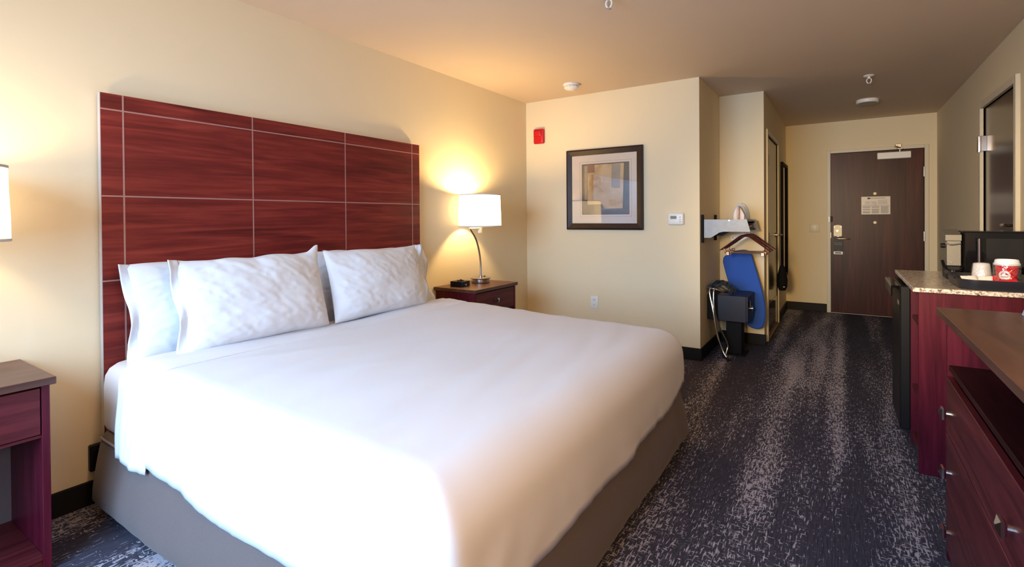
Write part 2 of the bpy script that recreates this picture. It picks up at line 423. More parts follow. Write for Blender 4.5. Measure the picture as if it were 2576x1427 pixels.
# entry door
d = struct('door_1', box(B(), D1a + .003, D1b - .003, YD + .002, YD + .045, .014, D1h - .003, bev=.002), M['door'])
bm = B(); fw, fo = .042, .022
for a in ((D1a - fw, D1a), (D1b, D1b + fw)): box(bm, *a, YD - fo, YD + .10, 0, D1h + fw, bev=.003)
box(bm, D1a, D1b, YD - fo, YD + .10, D1h, D1h + fw, bev=.003)
obj('door_frame', bm, M['frame'], d)
for z in (1.755, .99, .22): hinge(d, D1b - .004, YD - .018, z, 'z', M['chrome'])
bm = B(); box(bm, 3.160, 3.490, YD - .055, YD + .002, 1.925, 2.005, bev=.006)
cl = obj('door_closer', bm, M['white_plastic'], d)
bm = B(); tube(bm, [(3.385, YD - .03, 2.0), (3.385, YD - .03, 2.045)], .014, 12)
box(bm, 3.355, 3.415, YD - .05, YD - .01, 2.034, 2.05, bev=.004)
tube(bm, [(3.385, YD - .04, 2.05), (3.33, YD - .12, 2.062), (3.36, YD - .03, 2.068)], .010, 8); box(bm, 3.34, 3.40, YD - .03, YD, 2.06, 2.10, bev=.004)
obj('closer_arm', bm, M['nickel'], cl)
for z in (1.511, 1.154):
    bm = B(); tube(bm, [(3.138, YD + .004, z), (3.138, YD - .006, z)], .017, 16); tube(bm, [(3.138, YD - .004, z), (3.138, YD - .009, z)], .010, 12)
    obj('peephole', bm, M['brass'], d, True)
bm = B(); prism(bm, round_poly([(2.704, .98), (2.793, .98), (2.793, 1.115), (2.7485, 1.125), (2.704, 1.115)], .012), 'y', YD - .018, YD + .004)
lk = obj('lock_plate', bm, M['brass'], d)
bm = B(); tube(bm, [(2.744, YD - .017, 1.05), (2.744, YD - .024, 1.05)], .012, 14); box(bm, 2.739, 2.749, YD - .04, YD - .02, 1.035, 1.065, bev=.002)
obj('thumb_turn', bm, M['nickel'], lk)
for x in (2.713, 2.784):
    bm = B(); tube(bm, [(x, YD - .017, 1.10), (x, YD - .020, 1.10)], .004, 8); obj('screw', bm, M['nickel'], lk)
lever(d, (2.752, YD + .002, .950), (0, -1, 0), (1, 0, 0), M['nickel'], .125)
bm = B(); box(bm, D1a - .030, D1a - .004, YD - .045, YD - .021, 1.155, 1.235, bev=.004); obj('door_guard', bm, M['white_plastic'], d)
bm = B(); box(bm, D1a - .004, D1a + .012, YD - .036, YD - .002, 1.17, 1.23, bev=.003); tube(bm, [(D1a + .012, YD - .03, 1.165), (D1a + .012, YD - .03, 1.235)], .006, 8); obj('guard_knob', bm, M['black'], d)
bm = B(); box(bm, D1a - .006, D1a + .004, YD - .004, YD + .004, .955, 1.03, bev=.002); obj('strike_plate', bm, M['nickel'], d)

# hang tag on the entry lever
t = thing('door_hang_tag', 'black do-not-disturb hang tag with white strip on entry door lever', 'tag', (2.752, YD - .03, .752))
y0 = YD - .030
bm = B(); prism(bm, round_poly([(2.703, .785), (2.802, .785), (2.802, .975), (2.703, .975)], .006), 'y', y0, y0 + .002); obj('card', bm, M['black'], t)
bm = B(); box(bm, 2.703, 2.802, y0 - .0006, y0 + .0024, .752, .786); ws = obj('white_strip', bm, M['white_plastic'], t)
bm = B(); box(bm, 2.718, 2.786, y0 - .0012, y0 - .0004, .762, .776); obj('strip_print', bm, M['dark_mark'], ws)
def text(name, body, size, loc, rot, mat, parent, align='CENTER', extr=.0004):
    cu = bpy.data.curves.new(name, 'FONT'); cu.body = body; cu.size = size; cu.align_x = align; cu.align_y = 'CENTER'; cu.extrude = extr
    tmp = bpy.data.objects.new(name + '_tmp', cu); COL.objects.link(tmp)
    dg = bpy.context.evaluated_depsgraph_get(); me = bpy.data.meshes.new_from_object(tmp.evaluated_get(dg)); me.name = name
    bpy.data.objects.remove(tmp); bpy.data.curves.remove(cu)
    o = bpy.data.objects.new(name, me); COL.objects.link(o)
    me.transform(Matrix.Translation(Vector(loc) - Vector(root_of(parent).location)) @ rot.to_4x4())
    me.materials.clear(); me.materials.append(mat); o.parent = parent
    return o
RX = Matrix.Rotation(PI / 2, 3, 'X')
text('lettering', 'DO NOT\nDISTURB', .0205, (2.7525, y0 - .0006, .886), RX, M['grey_mark'], t)
bm = B()
for k in range(-3, 4):
    a = k * .35; tube(bm, [(2.7525 + .005 * math.sin(a), y0 - .0006, .797 + .005 * math.cos(a)), (2.7525 + .016 * math.sin(a), y0 - .0006, .797 + .013 * math.cos(a))], .0012, 6)
obj('emblem', bm, M['grey_mark'], t)

# evacuation notice on the entry door
n = thing('door_notice', 'pale printed notice sheet taped between the two peepholes of entry door', 'sign', (3.1455, YD, 1.255))
yn = YD - .0035
bm = B(); prism(bm, [(2.999, 1.255), (3.292, 1.255), (3.292, 1.474), (2.999, 1.474)], 'y', yn, YD + .001); obj('sheet', bm, M['sign'], n)
bm = B()
def rule(x0, x1, z0, z1): box(bm, x0, x1, yn - .0007, yn + .0002, z0, z1)
rule(3.062, 3.09, 1.443, 1.463)
for k in range(11): rule(3.097 + k * .0135, 3.106 + k * .0135, 1.451, 1.458)
obj('header_print', bm, M['dark_mark'], n)
bm = B()
for z in (1.425, 1.41, 1.396, 1.384): rule(3.168, 3.262, z, z + .004)
for z in (1.41, 1.395, 1.38): rule(3.035, 3.09, z, z + .004); rule(3.1, 3.155, z, z + .004)
rule(3.012, 3.28, 1.361, 1.366)
for c in range(3):
    xa = 3.013 + c * .092
    for k in range(9):
        if k in ((3, 6), (6,), ())[c]: continue
        rule(xa, xa + (.078 if k % 3 else .07), 1.268 + k * .0098, 1.2735 + k * .0098)
prism(bm, [(3.138, 1.37), (3.150, 1.37), (3.144, 1.385)], 'y', yn - .0007, yn + .0002)
obj('body_print', bm, M['grey_mark'], n)

# corridor side door
d = struct('door_2', box(B(), XC - .048, XC - .006, D2a + .003, D2b - .003, .014, D2h - .003, bev=.002), M['brown'])
bm = B()
for a in ((D2a - .045, D2a), (D2b, D2b + .045)): box(bm, XC - .10, XC + .016, *a, 0 if a[0] < D2a else 0, D2h + .045, bev=.003)
box(bm, XC - .10, XC + .016, D2a, D2b, D2h, D2h + .045, bev=.003)
obj('door_frame', bm, M['frame'], d)
for z in (1.80, 1.02, .25): hinge(d, XC + .012, D2a + .004, z, 'z', M['nickel'])
lever(d, (XC - .006, D2b - .075, 1.026), (1, 0, 0), (0, -1, 0), M['nickel'], .12)
part('dark_reflection', M['gloss_black'], d, (XC - .007, XC - .003, D2a + .03, D2b - .03, .03, .33))  # black sheet painting the dark reflection low on the glossy door

# door on the right
d = struct('door_3', box(B(), XR + .008, XR + .050, D3a + .003, D3b - .003, .012, D3h - .003, bev=.002), M['brown'])
bm = B()
for a in ((D3a - .05, D3a), (D3b, D3b + .05)): box(bm, XR - .022, XR + .10, *a, 0, D3h + .05, bev=.003)
box(bm, XR - .022, XR + .10, D3a, D3b, D3h, D3h + .05, bev=.003)
obj('door_frame', bm, M['frame'], d)
for z in (1.795, .95, .22):
    bm = B(); tube(bm, [(XR - .028, D3b - .006, z - .062), (XR - .028, D3b - .006, z + .062)], .012, 12)
    box(bm, XR - .027, XR + .009, D3b - .065, D3b - .008, z - .06, z + .06, bev=.002)
    obj('hinge', bm, M['chrome'], d, True)
lever(d, (XR + .008, D3a + .085, 1.17), (-1, 0, 0), (0, 1, 0), M['chrome'], .09)

# ------------------------------------------------------------------ wall and ceiling fixtures
def sprinkler(x, y, label):
    t = thing('ceiling_sprinkler', label, 'sprinkler', (x, y, H - .075), 'ceiling sprinkler heads')
    bm = B(); lathe(bm, [(0, 0), (.040, 0), (.042, -.004), (.034, -.010), (.015, -.012), (0, -.012)], x, y, 24, cz=H); obj('escutcheon', bm, M['white_plastic'], t, True)
    bm = B(); lathe(bm, [(0, -.010), (.011, -.010), (.011, -.028), (0, -.028)], x, y, 12, cz=H)
    tube(bm, arc_pts([(x - .012, y, H - .026), (x - .017, y, H - .045), (x - .010, y, H - .062), (x, y, H - .068), (x + .010, y, H - .062), (x + .017, y, H - .045), (x + .012, y, H - .026)], 5), .0042, 8)
    obj('yoke', bm, M['white_plastic'], t, True)
    bm = B(); tube(bm, [(x, y, H - .028), (x, y, H - .066)], .0028, 8); obj('bulb', bm, M['nickel'], t)
    bm = B(); lathe(bm, [(0, -.070), (.014, -.070), (.015, -.0725), (0, -.075)], x, y, 16, cz=H); obj('deflector', bm, M['chrome'], t, True)
sprinkler(2.99, 5.18, 'white sprinkler head hanging from ceiling over the entry corridor')
sprinkler(1.725, 2.525, 'white sprinkler head over the bed cut by the top edge')

t = thing('smoke_detector', 'round white smoke detector on ceiling near the picture wall', 'smoke detector', (.735, 4.01, H - .055))
bm = B(); lathe(bm, [(0, 0), (.072, 0), (.072, -.012), (.066, -.018), (0, -.018)], .735, 4.01, 32, cz=H); obj('mounting_base', bm, M['white_plastic'], t, True)
bm = B(); lathe(bm, [(.050, -.016), (.062, -.020), (.064, -.034), (.054, -.044), (.034, -.05), (.030, -.055), (0, -.055)], .735, 4.01, 32, cz=H); obj('cover', bm, M['white_plastic'], t, True)
for k in range(14):
    a = 2 * PI * k / 14; c, s_ = math.cos(a), math.sin(a)
    bm = B(); tube(bm, [(.735 + .0625 * c, 4.01 + .0625 * s_, H - .022), (.735 + .0635 * c, 4.01 + .0635 * s_, H - .033)], .0035, 6)
    obj('vent_slot', bm, M['ivory'], t)

t = thing('ceiling_light', 'flat round white ceiling fixture, unlit, before the entry door', 'ceiling light', (3.018, 6.26, H - .045))
bm = B(); lathe(bm, [(0, 0), (.098, 0), (.100, -.010), (.100, -.026), (.094, -.034), (.082, -.036)], 3.018, 6.26, 40, cz=H); obj('rim', bm, M['white_plastic'], t, True)
bm = B(); lathe(bm, [(.084, -.034), (.06, -.042), (.03, -.0445), (0, -.045)], 3.018, 6.26, 40, cz=H); obj('diffuser', bm, plain('dim_diffuser', (.32, .30, .30), .4), t, True)

t = thing('fire_alarm', 'red fire alarm strobe box high on wall near the corner', 'fire alarm', (.167, YB, 2.0))
bm = B(); box(bm, .108, .226, YB - .040, YB + .004, 2.0, 2.152, bev=.014, seg=3); obj('housing', bm, M['red'], t, True)
bm = B(); box(bm, .130, .204, YB - .052, YB - .038, 2.075, 2.132, bev=.006, seg=2); obj('strobe_lens', bm, M['red'], t, True)
bm = B()
for k in range(5): box(bm, .135, .199, YB - .0415, YB - .0385, 2.02 + k * .009, 2.024 + k * .009)
obj('grille', bm, M['red'], t)

t = thing('thermostat', 'white wall thermostat with small grey display beside the picture', 'thermostat', (1.558, YB, 1.17))
bm = B(); box(bm, 1.489, 1.628, YB - .030, YB + .004, 1.170, 1.276, bev=.016, seg=3); hs = obj('housing', bm, M['white_plastic'], t, True)
part('display', M['lcd'], t, (1.513, 1.567, YB - .0315, YB - .028, 1.222, 1.250))
for k in range(3): part('button', M['ivory'], t, (1.588, 1.606, YB - .0335, YB - .028, 1.192 + k * .020, 1.204 + k * .020), bev=.002)
bm = B()
for x in (1.525, 1.531, 1.5395, 1.548, 1.5535): box(bm, x, x + .0028, YB - .0322, YB - .0310, 1.229, 1.244)
obj('digits', bm, M['dark_mark'], t)

def outlet(name, label, x, z, w=.074, h=.116):
    t = thing(name, label, 'outlet', (x, YB, z - h / 2))
    bm = B(); box(bm, x - w / 2, x + w / 2, YB - .007, YB, z - h / 2, z + h / 2, bev=.004, seg=2); obj('cover_plate', bm, M['white_plastic'], t, True)
    for k in (-1, 1):
        bm = B(); box(bm, x - .017, x + .017, YB - .010, YB - .006, z + k * .024 - .015, z + k * .024 + .015, bev=.004); sk = obj('socket', bm, M['white_plastic'], t)
        bm = B(); zc = z + k * .024
        box(bm, x - .008, x - .0055, YB - .0106, YB - .0096, zc - .003, zc + .007); box(bm, x + .0055, x + .008, YB - .0106, YB - .0096, zc - .003, zc + .007); box(bm, x - .002, x + .002, YB - .0106, YB - .0096, zc - .010, zc - .006)
        obj('slots', bm, M['dark_mark'], sk)
outlet('wall_outlet', 'white duplex electrical outlet low on wall below the picture', .766, .424)

t = thing('light_switch', 'ivory double light switch plate left of the entry door', 'light switch', (2.492, YD, 1.027))
bm = B(); box(bm, 2.434, 2.55, YD - .008, YD, 1.027, 1.14, bev=.005, seg=2); obj('cover_plate', bm, M['ivory'], t, True)
for x in (2.469, 2.515):
    bm = B(); box(bm, x - .005, x + .005, YD - .020, YD - .006, 1.078, 1.098, bev=.002); obj('toggle', bm, M['ivory'], t)

t = thing('wall_socket_box', 'small black socket box low on wall behind the bed head', 'outlet', (.012, .834, .145))
bm = B(); box(bm, 0, .026, .806, .862, .147, .262, bev=.005); obj('housing', bm, M['black'], t)
bm = B(); box(bm, .025, .030, .815, .853, .165, .245, bev=.003); obj('socket_face', bm, M['matte_black'], t)

# framed picture
t = thing('framed_picture', 'dark framed abstract print with white mat on the back wall', 'picture', (.87, YB, 1.124))
x0, x1, z0, z1 = .484, 1.263, 1.124, 1.900
ix0, ix1, iz0, iz1 = .543, 1.205, 1.184, 1.842
yf = YB - .034
bm = B()
def mitre(bm, o, i, ya, yb, yc):
    """mitred moulding: outer rect o, inner rect i; front face at ya, inner lip at yc"""
    oc = [(o[0], o[2]), (o[1], o[2]), (o[1], o[3]), (o[0], o[3])]; ic = [(i[0], i[2]), (i[1], i[2]), (i[1], i[3]), (i[0], i[3])]
    rows = []
    for k in range(4):
        m1 = [oc[k][j] * .75 + ic[k][j] * .25 for j in (0, 1)]
        rows.append([bm.verts.new((oc[k][0], yb, oc[k][1])), bm.verts.new((oc[k][0], ya + .006, oc[k][1])), bm.verts.new((m1[0], ya, m1[1])), bm.verts.new((ic[k][0], yc, ic[k][1])), bm.verts.new((ic[k][0], yb, ic[k][1]))])
    for k in range(4):
        a, b = rows[k], rows[(k + 1) % 4]
        for j in range(5): bm.faces.new((a[j], b[j], b[(j + 1) % 5], a[(j + 1) % 5]))
mitre(bm, (x0, x1, z0, z1), (ix0, ix1, iz0, iz1), yf, YB - .001, yf + .012)
obj('frame', bm, M['pic_frame'], t)
ax0, ax1, az0, az1 = .648, 1.132, 1.268, 1.757
bm = B(); ym = YB - .018
box(bm, ix0, ax0, ym, ym + .003, iz0, iz1); box(bm, ax1, ix1, ym, ym + .003, iz0, iz1); box(bm, ax0, ax1, ym, ym + .003, iz0, az0); box(bm, ax0, ax1, ym, ym + .003, az1, iz1)
mb = obj('mat_board', bm, M['mat_board'], t)
bm = B(); w = .0035; e = .022
for q in ((ax0 - e, ax1 + e, az0 - e, az0 - e + w), (ax0 - e, ax1 + e, az1 + e - w, az1 + e), (ax0 - e, ax0 - e + w, az0 - e, az1 + e), (ax1 + e - w, ax1 + e, az0 - e, az1 + e)):
    box(bm, q[0], q[1], ym - .0005, ym + .001, q[2], q[3])
obj('mat_line', bm, plain('mat_line', (.40, .33, .29), .7), mb)
pr = thing  # (kept simple: the print is one part with its colour fields as sub-parts)
ya = ym + .004
bm = B(); box(bm, ax0 - .003, ax1 + .003, ya, ya + .002, az0 - .003, az1 + .003); pr = obj('print', bm, M['art_dark'], t)
W_, Hh = ax1 - ax0, az1 - az0
def fieldp(name, mat, poly, lay):
    bm = B(); prism(bm, [(ax0 + u * W_, az0 + v * Hh) for u, v in poly], 'y', ya - .0004 * lay, ya + .0005); obj(name, bm, mat, pr)
fieldp('ochre_field', M['art'], [(.12, .20), (.44, .20), (.47, .115), (.86, .115), (.89, .98), (.12, .98)], 1)
fieldp('grey_side_field', M['art_grey'], [(.055, .30), (.115, .30), (.115, .97), (.055, .97)], 1)
fieldp('grey_field', M['art_grey'], [(.63, .52), (.81, .50), (.82, .97), (.64, .97)], 2)
fieldp('rust_field', M['art_rust'], [(.125, .825), (.28, .83), (.28, .985), (.125, .985)], 2)
fieldp('gold_field', M['art_gold'], [(.58, .175), (.72, .17), (.72, .29), (.58, .29)], 2)
fieldp('gold_arch', M['art_gold'], [(.16, .56), (.24, .56), (.24, .66), (.36, .66), (.36, .57), (.41, .57), (.41, .71), (.34, .76), (.24, .74), (.16, .68)], 2)
bm = B(); w = .006
for q in ((ax0, ax1, az0, az0 + w), (ax0, ax1, az1 - w, az1), (ax0, ax0 + w, az0, az1), (ax1 - w, ax1, az0, az1)):
    box(bm, q[0], q[1], ya - .0012, ya + .0005, q[2], q[3])
obj('print_border', bm, M['pic_frame'], pr)
bm = B(); box(bm, ix0 - .003, ix1 + .003, ym - .004, ym - .0025, iz0 - .003, iz1 + .003); obj('glass', bm, M['pane'], t)

# ------------------------------------------------------------------ headboard
t = thing('headboard', 'tall dark mahogany panelled headboard with pale inlay lines behind the bed', 'headboard', (.03, 1.826, 0))
hy0, hy1, hz1 = .852, 2.800, 1.806
part('panel', M['mahog'], t, (.016, .044, hy0, hy1, .04, hz1), bev=.0015)
bm = B(); w = .0032
for y in (.934, 1.518, 2.123, 2.721): box(bm, .0435, .0450, y - w, y + w, .05, hz1 - .0005)
for z in (1.735, 1.351, .975): box(bm, .0435, .0448, hy0 + .001, hy1 - .001, z - w, z + w)
obj('inlay_lines', bm, M['inlay'], t)
for z in (.5, 1.5): part('wall_cleat', M['mahog_y'], t, (.001, .016, hy0 + .25, hy1 - .25, z, z + .1))
part('edge_band', plain('grey_edge_band', (.40, .36, .34), .4), t, (.017, .0435, hy0 - .0012, hy0 + .0004, .041, hz1 - .001))

# ------------------------------------------------------------------ bed
N = noise.noise
def ring_loft(bm, levels, x0, x1, y0, y1, r, nc=8, ns=40, wob=None):
    """stack of rounded-rectangle loops; levels (z, grow)"""
    rings = []
    for z, g in levels:
        X0, X1, Y0, Y1 = x0 - g * .15, x1 + g, y0 - g, y1 + g
        rr = max(.012, r + g * .5); pts = []
        def seg(a, b, n): return [(a[0] + (b[0] - a[0]) * k / n, a[1] + (b[1] - a[1]) * k / n) for k in range(n)]
        def cor(cx, cy, a0): return [(cx + rr * math.cos(a0 + PI / 2 * k / nc), cy + rr * math.sin(a0 + PI / 2 * k / nc)) for k in range(nc)]
        pts += seg((X0 + rr, Y0), (X1 - rr, Y0), ns) + cor(X1 - rr, Y0 + rr, -PI / 2)
        pts += seg((X1, Y0 + rr), (X1, Y1 - rr), ns) + cor(X1 - rr, Y1 - rr, 0)
        pts += seg((X1 - rr, Y1), (X0 + rr, Y1), ns) + cor(X0 + rr, Y1 - rr, PI / 2)
        pts += seg((X0, Y1 - rr), (X0, Y0 + rr), ns) + cor(X0 + rr, Y0 + rr, PI)
        ring = []
        for p in pts:
            q = Vector((p[0], p[1], z))
            if wob: q = wob(q)
            ring.append(bm.verts.new(q))
        rings.append(ring)
    for a, b in zip(rings, rings[1:]):
        n_ = len(a)
        for k in range(n_): bm.faces.new((a[k], a[(k + 1) % n_], b[(k + 1) % n_], b[k]))
    bm.faces.new(rings[0]); bm.faces.new(list(reversed(rings[-1])))
    return bm
bed = thing('king_bed', 'king bed with white mattress on grey fabric wrapped base', 'bed', (1.06, 1.79, 0))
def wob_base(q):
    d_ = .012 * N(Vector((q.x * 3, q.y * 3, q.z * 2))) + .004 * N(Vector((q.x * 11, q.y * 11, q.z * 3)))
    c = Vector((1.06, 1.79, 0)); v = Vector((q.x - c.x, q.y - c.y, 0)).normalized()
    v = Vector((round(v.x * .8), round(v.y * .9), 0)) if abs(v.x) > abs(v.y) else Vector((0, 1 if v.y > 0 else -1, 0))
    return q + v * d_ + Vector((0, 0, .010 * N(Vector((q.x * 2.2, q.y * 2.2, 5))) if q.z < .2 else 0))
bm = B()
ring_loft(bm, [(.050, .010), (.054, .034), (.075, .046), (.12, .044), (.18, .034), (.24, .022), (.29, .010), (.312, .004), (.330, -.012), (.342, -.035), (.345, -.10)], .068, 2.045, .826, 2.752, .06, wob=wob_base)
bs = obj('box_spring', bm, M['grey_cloth'], bed, True)
bs['label'] = 'grey fabric wrapped box spring'
bm = B()
pts = [(.10, .821, .314)] + [(x, .8195 - .004 * math.sin(x * 5), .314 + .004 * N(Vector((x * 2, 0, 0)))) for x in [.15 + .06 * k for k in range(31)]] + [(2.02, .833, .314)]
tube(bm, pts, .005, 8)
obj('piping', bm, plain('grey_piping', (.24, .20, .20), .8), bs, True)
mb_ = B()
ring_loft(mb_, [(.347, -.03), (.349, -.008), (.37, 0), (.53, 0), (.575, -.006), (.600, -.022), (.614, -.05), (.620, -.10), (.622, -.25)], .058, 1.985, .828, 2.742, .07)
obj('mattress', mb_, M['fitted'], bed, True)
for x in (.16, 1.93):
    for y in (.90, 2.69):
        bm = B(); lathe(bm, [(0, 0), (.028, 0), (.030, .02), (.022, .03), (.022, .075), (0, .075)], x, y, 14); obj('leg', bm, M['black'], bed, True)

def drape(name, mat, parent, xs_in, y0, y1, R, Rf, ztop, hem_near, hem_foot, hem_far, foot=True, nx=60, ny=60, nd=16, off=0., wr=1., x_end=None, folds=0.):
    """sheet lying over the mattress and hanging down near, foot and far sides"""
    bm = B(); xa, xb = xs_in
    ex = ([(xa + (xb - xa) * k / nx, 0.) for k in range(nx + 1)] + ([(xb, (k + 1) / nd) for k in range(nd)] if foot else []))
    ey = ([(y0, -(nd - k) / nd) for k in range(nd)] + [(y0 + (y1 - y0) * k / ny, 0.) for k in range(ny + 1)] + [(y1, (k + 1) / nd) for k in range(nd)])
    V = []
    for (x, a) in ex:
        row = []
        for (y, b) in ey:
            dn = max(a, abs(b)); hv = (a ** 4 + b ** 4) ** .25
            crown = .014 - .028 * (1 - math.cos(PI * min(1, max(0, (x - .45) / 1.445)))) / 2
            off_ = off * (1 - min(1, max(0, (x - .50) / .08))) if off else 0.
            p = Vector((x, y, ztop + crown + off_ + (.0012 if off else 0)))
            dirv = Vector((a, b, 0)) / hv if hv > 1e-6 else Vector((0, 0, 0))
            if dn > 0:
                wf = (a / hv) ** 4 if hv > 0 else 0
                hs_ = hem_near(x) if b < 0 else hem_far(x)
                hem = wf * hem_foot(y) + (1 - wf) * hs_
                Rn = R; R = wf * Rf + (1 - wf) * Rn
                top = p.z; rl = PI / 2 * R; L_ = rl + (top - R - hem)
                dd = dn * L_
                if dd < rl: h_, z_ = R * math.sin(dd / R), -R * (1 - math.cos(dd / R))
                else: h_, z_ = R + .03 * (dd - rl) ** 2 / .2, -R - (dd - rl)
                # slight pull back under at the hem
                tt = max(0, (dd - rl) / max(.01, L_ - rl))
                h_ += .003 * math.sin(tt * PI) ** 2 + off_
                s_ = x if abs(b) > a else y
                h_ += wr * tt * (.010 * N(Vector((s_ * 5.5, 3., tt * .8))) + .005 * N(Vector((s_ * 17, 7., tt))))
                if foot and a > 0:
                    yy = y + b * .1; g_ = math.exp(-((yy - .93) / .17) ** 2); h_ += g_ * tt * .012 * math.sin((yy - .85) * 34 + tt * 5.5)
                    h_ += .004 * tt * N(Vector((yy * 9 + tt * 1.5, 4., tt * 1.2)))
                if folds: h_ += folds * (1.25 - .95 * tt) * math.sin(s_ * 125 + 1.5 * tt + 2 * N(Vector((s_ * 9, 0, 0))))
                ex_ = h_ - R; p += Vector((dirv.x * (min(h_ / R, 1) * Rf + max(0, ex_)), dirv.y * (min(h_ / R, 1) * Rn + max(0, ex_)), z_)); R = Rn
            # wrinkles on the top
            wz = .008 * N(Vector((x * 2.2, y * 1.4, 1.))) + .0055 * N(Vector((x * 13 + y * 2.2, y * 1.8, 4.)))
            wz += .004 * max(0, N(Vector((x * 9 - y * 3.2, y * 1.1, 8.)))) ** 1.5
            p.z += wr * wz * (1 - .75 * min(1, dn * 1.6))
            row.append(bm.verts.new(p))
        V.append(row)
    for i in range(len(V) - 1):
        for j in range(len(V[0]) - 1):
            bm.faces.new((V[i][j], V[i + 1][j], V[i + 1][j + 1], V[i][j + 1]))
    o = obj(name, bm, mat, parent, True)
    sm = o.modifiers.new('thick', 'SOLIDIFY'); sm.thickness = .004; sm.offset = -1
    return o
cover = thing('bed_sheet', 'smooth white top sheet draped over the king bed and its foot end', 'bed sheet', (1.2, 1.79, .25))
RB, RF = .085, .15
hemN = lambda x: .325 - .03 * max(0, x - .3) - .028 * math.exp(-((x - 1.15) / .35) ** 2) + .012 * N(Vector((x * 4, 0, 0)))
hemF = lambda y: .285 + .02 * N(Vector((y * 3, 2, 0))) - .012 * math.sin((y - .8) * 2.2) + .10 * max(0, (y - 2.45) / .3) ** 2
hemR = lambda x: .36
drape('sheet', M['white_sheet'], cover, (.43, 2.065 - RF), .814 + RB, 2.762 - RB, RB, RF, .646, hemN, hemF, hemR)
hem2 = lambda x: .300 - .05 * (x - .355) + .012 * N(Vector((x * 6, 1, 0)))
drape('turned_down_band', M['white_sheet'], cover, (.355, .585), .814 + RB, 2.762 - RB, RB, RB, .646, hem2, hemF, hemR, foot=False, nx=40, ny=70, nd=22, off=.011, wr=1.6, folds=.0032)

def pillow(name, label, cx, cy, cz, w, h, th, lean, yawz=0., roll=0., seed=0., group='bed pillows', spike=(0, 0)):
    """stuffed pillow; local u along y (width), v up, thickness along x"""
    t = thing(name, label, 'pillow', (cx, cy, cz), group)
    bm = B(); nu, nv = 64, 44
    rot = Matrix.Rotation(yawz, 3, 'Z') @ Matrix.Rotation(-lean, 3, 'Y') @ Matrix.Rotation(roll, 3, 'X')
    base = Vector((cx, cy, cz))
    grid = {}
    for side in (1, -1):
        for i in range(nu + 1):
            for j in range(nv + 1):
                edge = i in (0, nu) or j in (0, nv)
                if side == -1 and edge: grid[(side, i, j)] = grid[(1, i, j)]; continue
                u = -1 + 2 * i / nu; v = -1 + 2 * j / nv
                fu = max(0, 1 - abs(u) ** 2.6); fv = max(0, 1 - abs(v) ** 2.4)
                tk = th / 2 * (fu * fv) ** .52
                tk *= 1 + .22 * (-v) + .14 * N(Vector((u * 1.6 + seed, v * 1.6, side * 2.)))
                pu = w / 2 * u * (1 - .07 * (1 - abs(v) ** 2) * abs(u) ** 3 * 0 - .035 * (1 - v * v) * (abs(u) ** 4))
                pv = h / 2 * v * (1 - .05 * (1 - u * u) * (abs(v) ** 4) * (1 if v > 0 else .2))
                pv += .018 * N(Vector((u * 2.4, seed, 3.))) * (1 if v > .3 else .3)
                # wrinkles: long creases running from the corners
                a = N(Vector((u * 9 + v * 7 + seed, v * 2.4 - u * 1.2, 1.5))); b = N(Vector((u * 4 - v * 11 + seed * 2, u * 3.0, 6.)))
                c = N(Vector((u * 17 + seed, v * 13, 2.)))
                m_ = (1 - fu * .35)
                wrk = (.011 * (abs(a) ** .8) + .008 * (abs(b) ** .8) - .009 + .0025 * c) * m_ * min(1, 5 * fu * fv + .12)
                x = side * (tk + wrk)
                if spike != (0, 0):
                    du, dv = u - spike[0], v - spike[1]; g = math.exp(-(du * du + dv * dv) * 90); pv += .035 * g; pu += .012 * g * spike[0]
                grid[(side, i, j)] = bm.verts.new(base + rot @ Vector((x, pu, pv + h / 2)))
        for i in range(nu):
            for j in range(nv):
                bm.faces.new((grid[(side, i, j)], grid[(side, i + 1, j)], grid[(side, i + 1, j + 1)], grid[(side, i, j + 1)]))
    o = obj('pillowcase', bm, M['pillow'], t, True)
    # loose open hem of the pillowcase along one side
    bm = B(); s_ = -1 if cy < 1.8 else 1; P = []
    for j in range(25):
        v = -1 + 2 * j / 24
        row = []
        for k in range(7):
            q = k / 6; x = (.010 + .012 * q) * (1 if True else 0) * math.sin(v * 5 + seed + q) + .006 * N(Vector((v * 6, q * 2, seed)))
            yy = s_ * (w / 2 * (1 - .05 * (1 - v * v)) - .012 + .045 * q)
            row.append(bm.verts.new(base + rot @ Vector((x, yy, h / 2 + v * h / 2 * (.985 + .01 * q)))))
        P.append(row)
    for j in range(24):
        for k in range(6): bm.faces.new((P[j][k], P[j + 1][k], P[j + 1][k + 1], P[j][k + 1]))
    o = obj('open_hem', bm, M['pillow'], t, True); sm = o.modifiers.new('thick', 'SOLIDIFY'); sm.thickness = .003
    return t
R_ = math.radians
pillow('bed_pillow', 'white pillow at far left, half behind another, against headboard', .240, 1.345, .624, .88, .438, .16, R_(13), seed=1.3)
pillow('bed_pillow', 'white pillow at far right, mostly hidden, nearest the lit lamp', .240, 2.25, .624, .92, .438, .16, R_(13), seed=5.1)
pillow('bed_pillow', 'front white pillow on left half of bed, upper corner sticking up', .430, 1.365, .666, .70, .415, .165, R_(15), seed=2.2, spike=(.97, .97))
pillow('bed_pillow', 'front white pillow on right half of bed, diagonal creases', .428, 2.11, .666, .72, .41, .165, R_(15), seed=8.7)

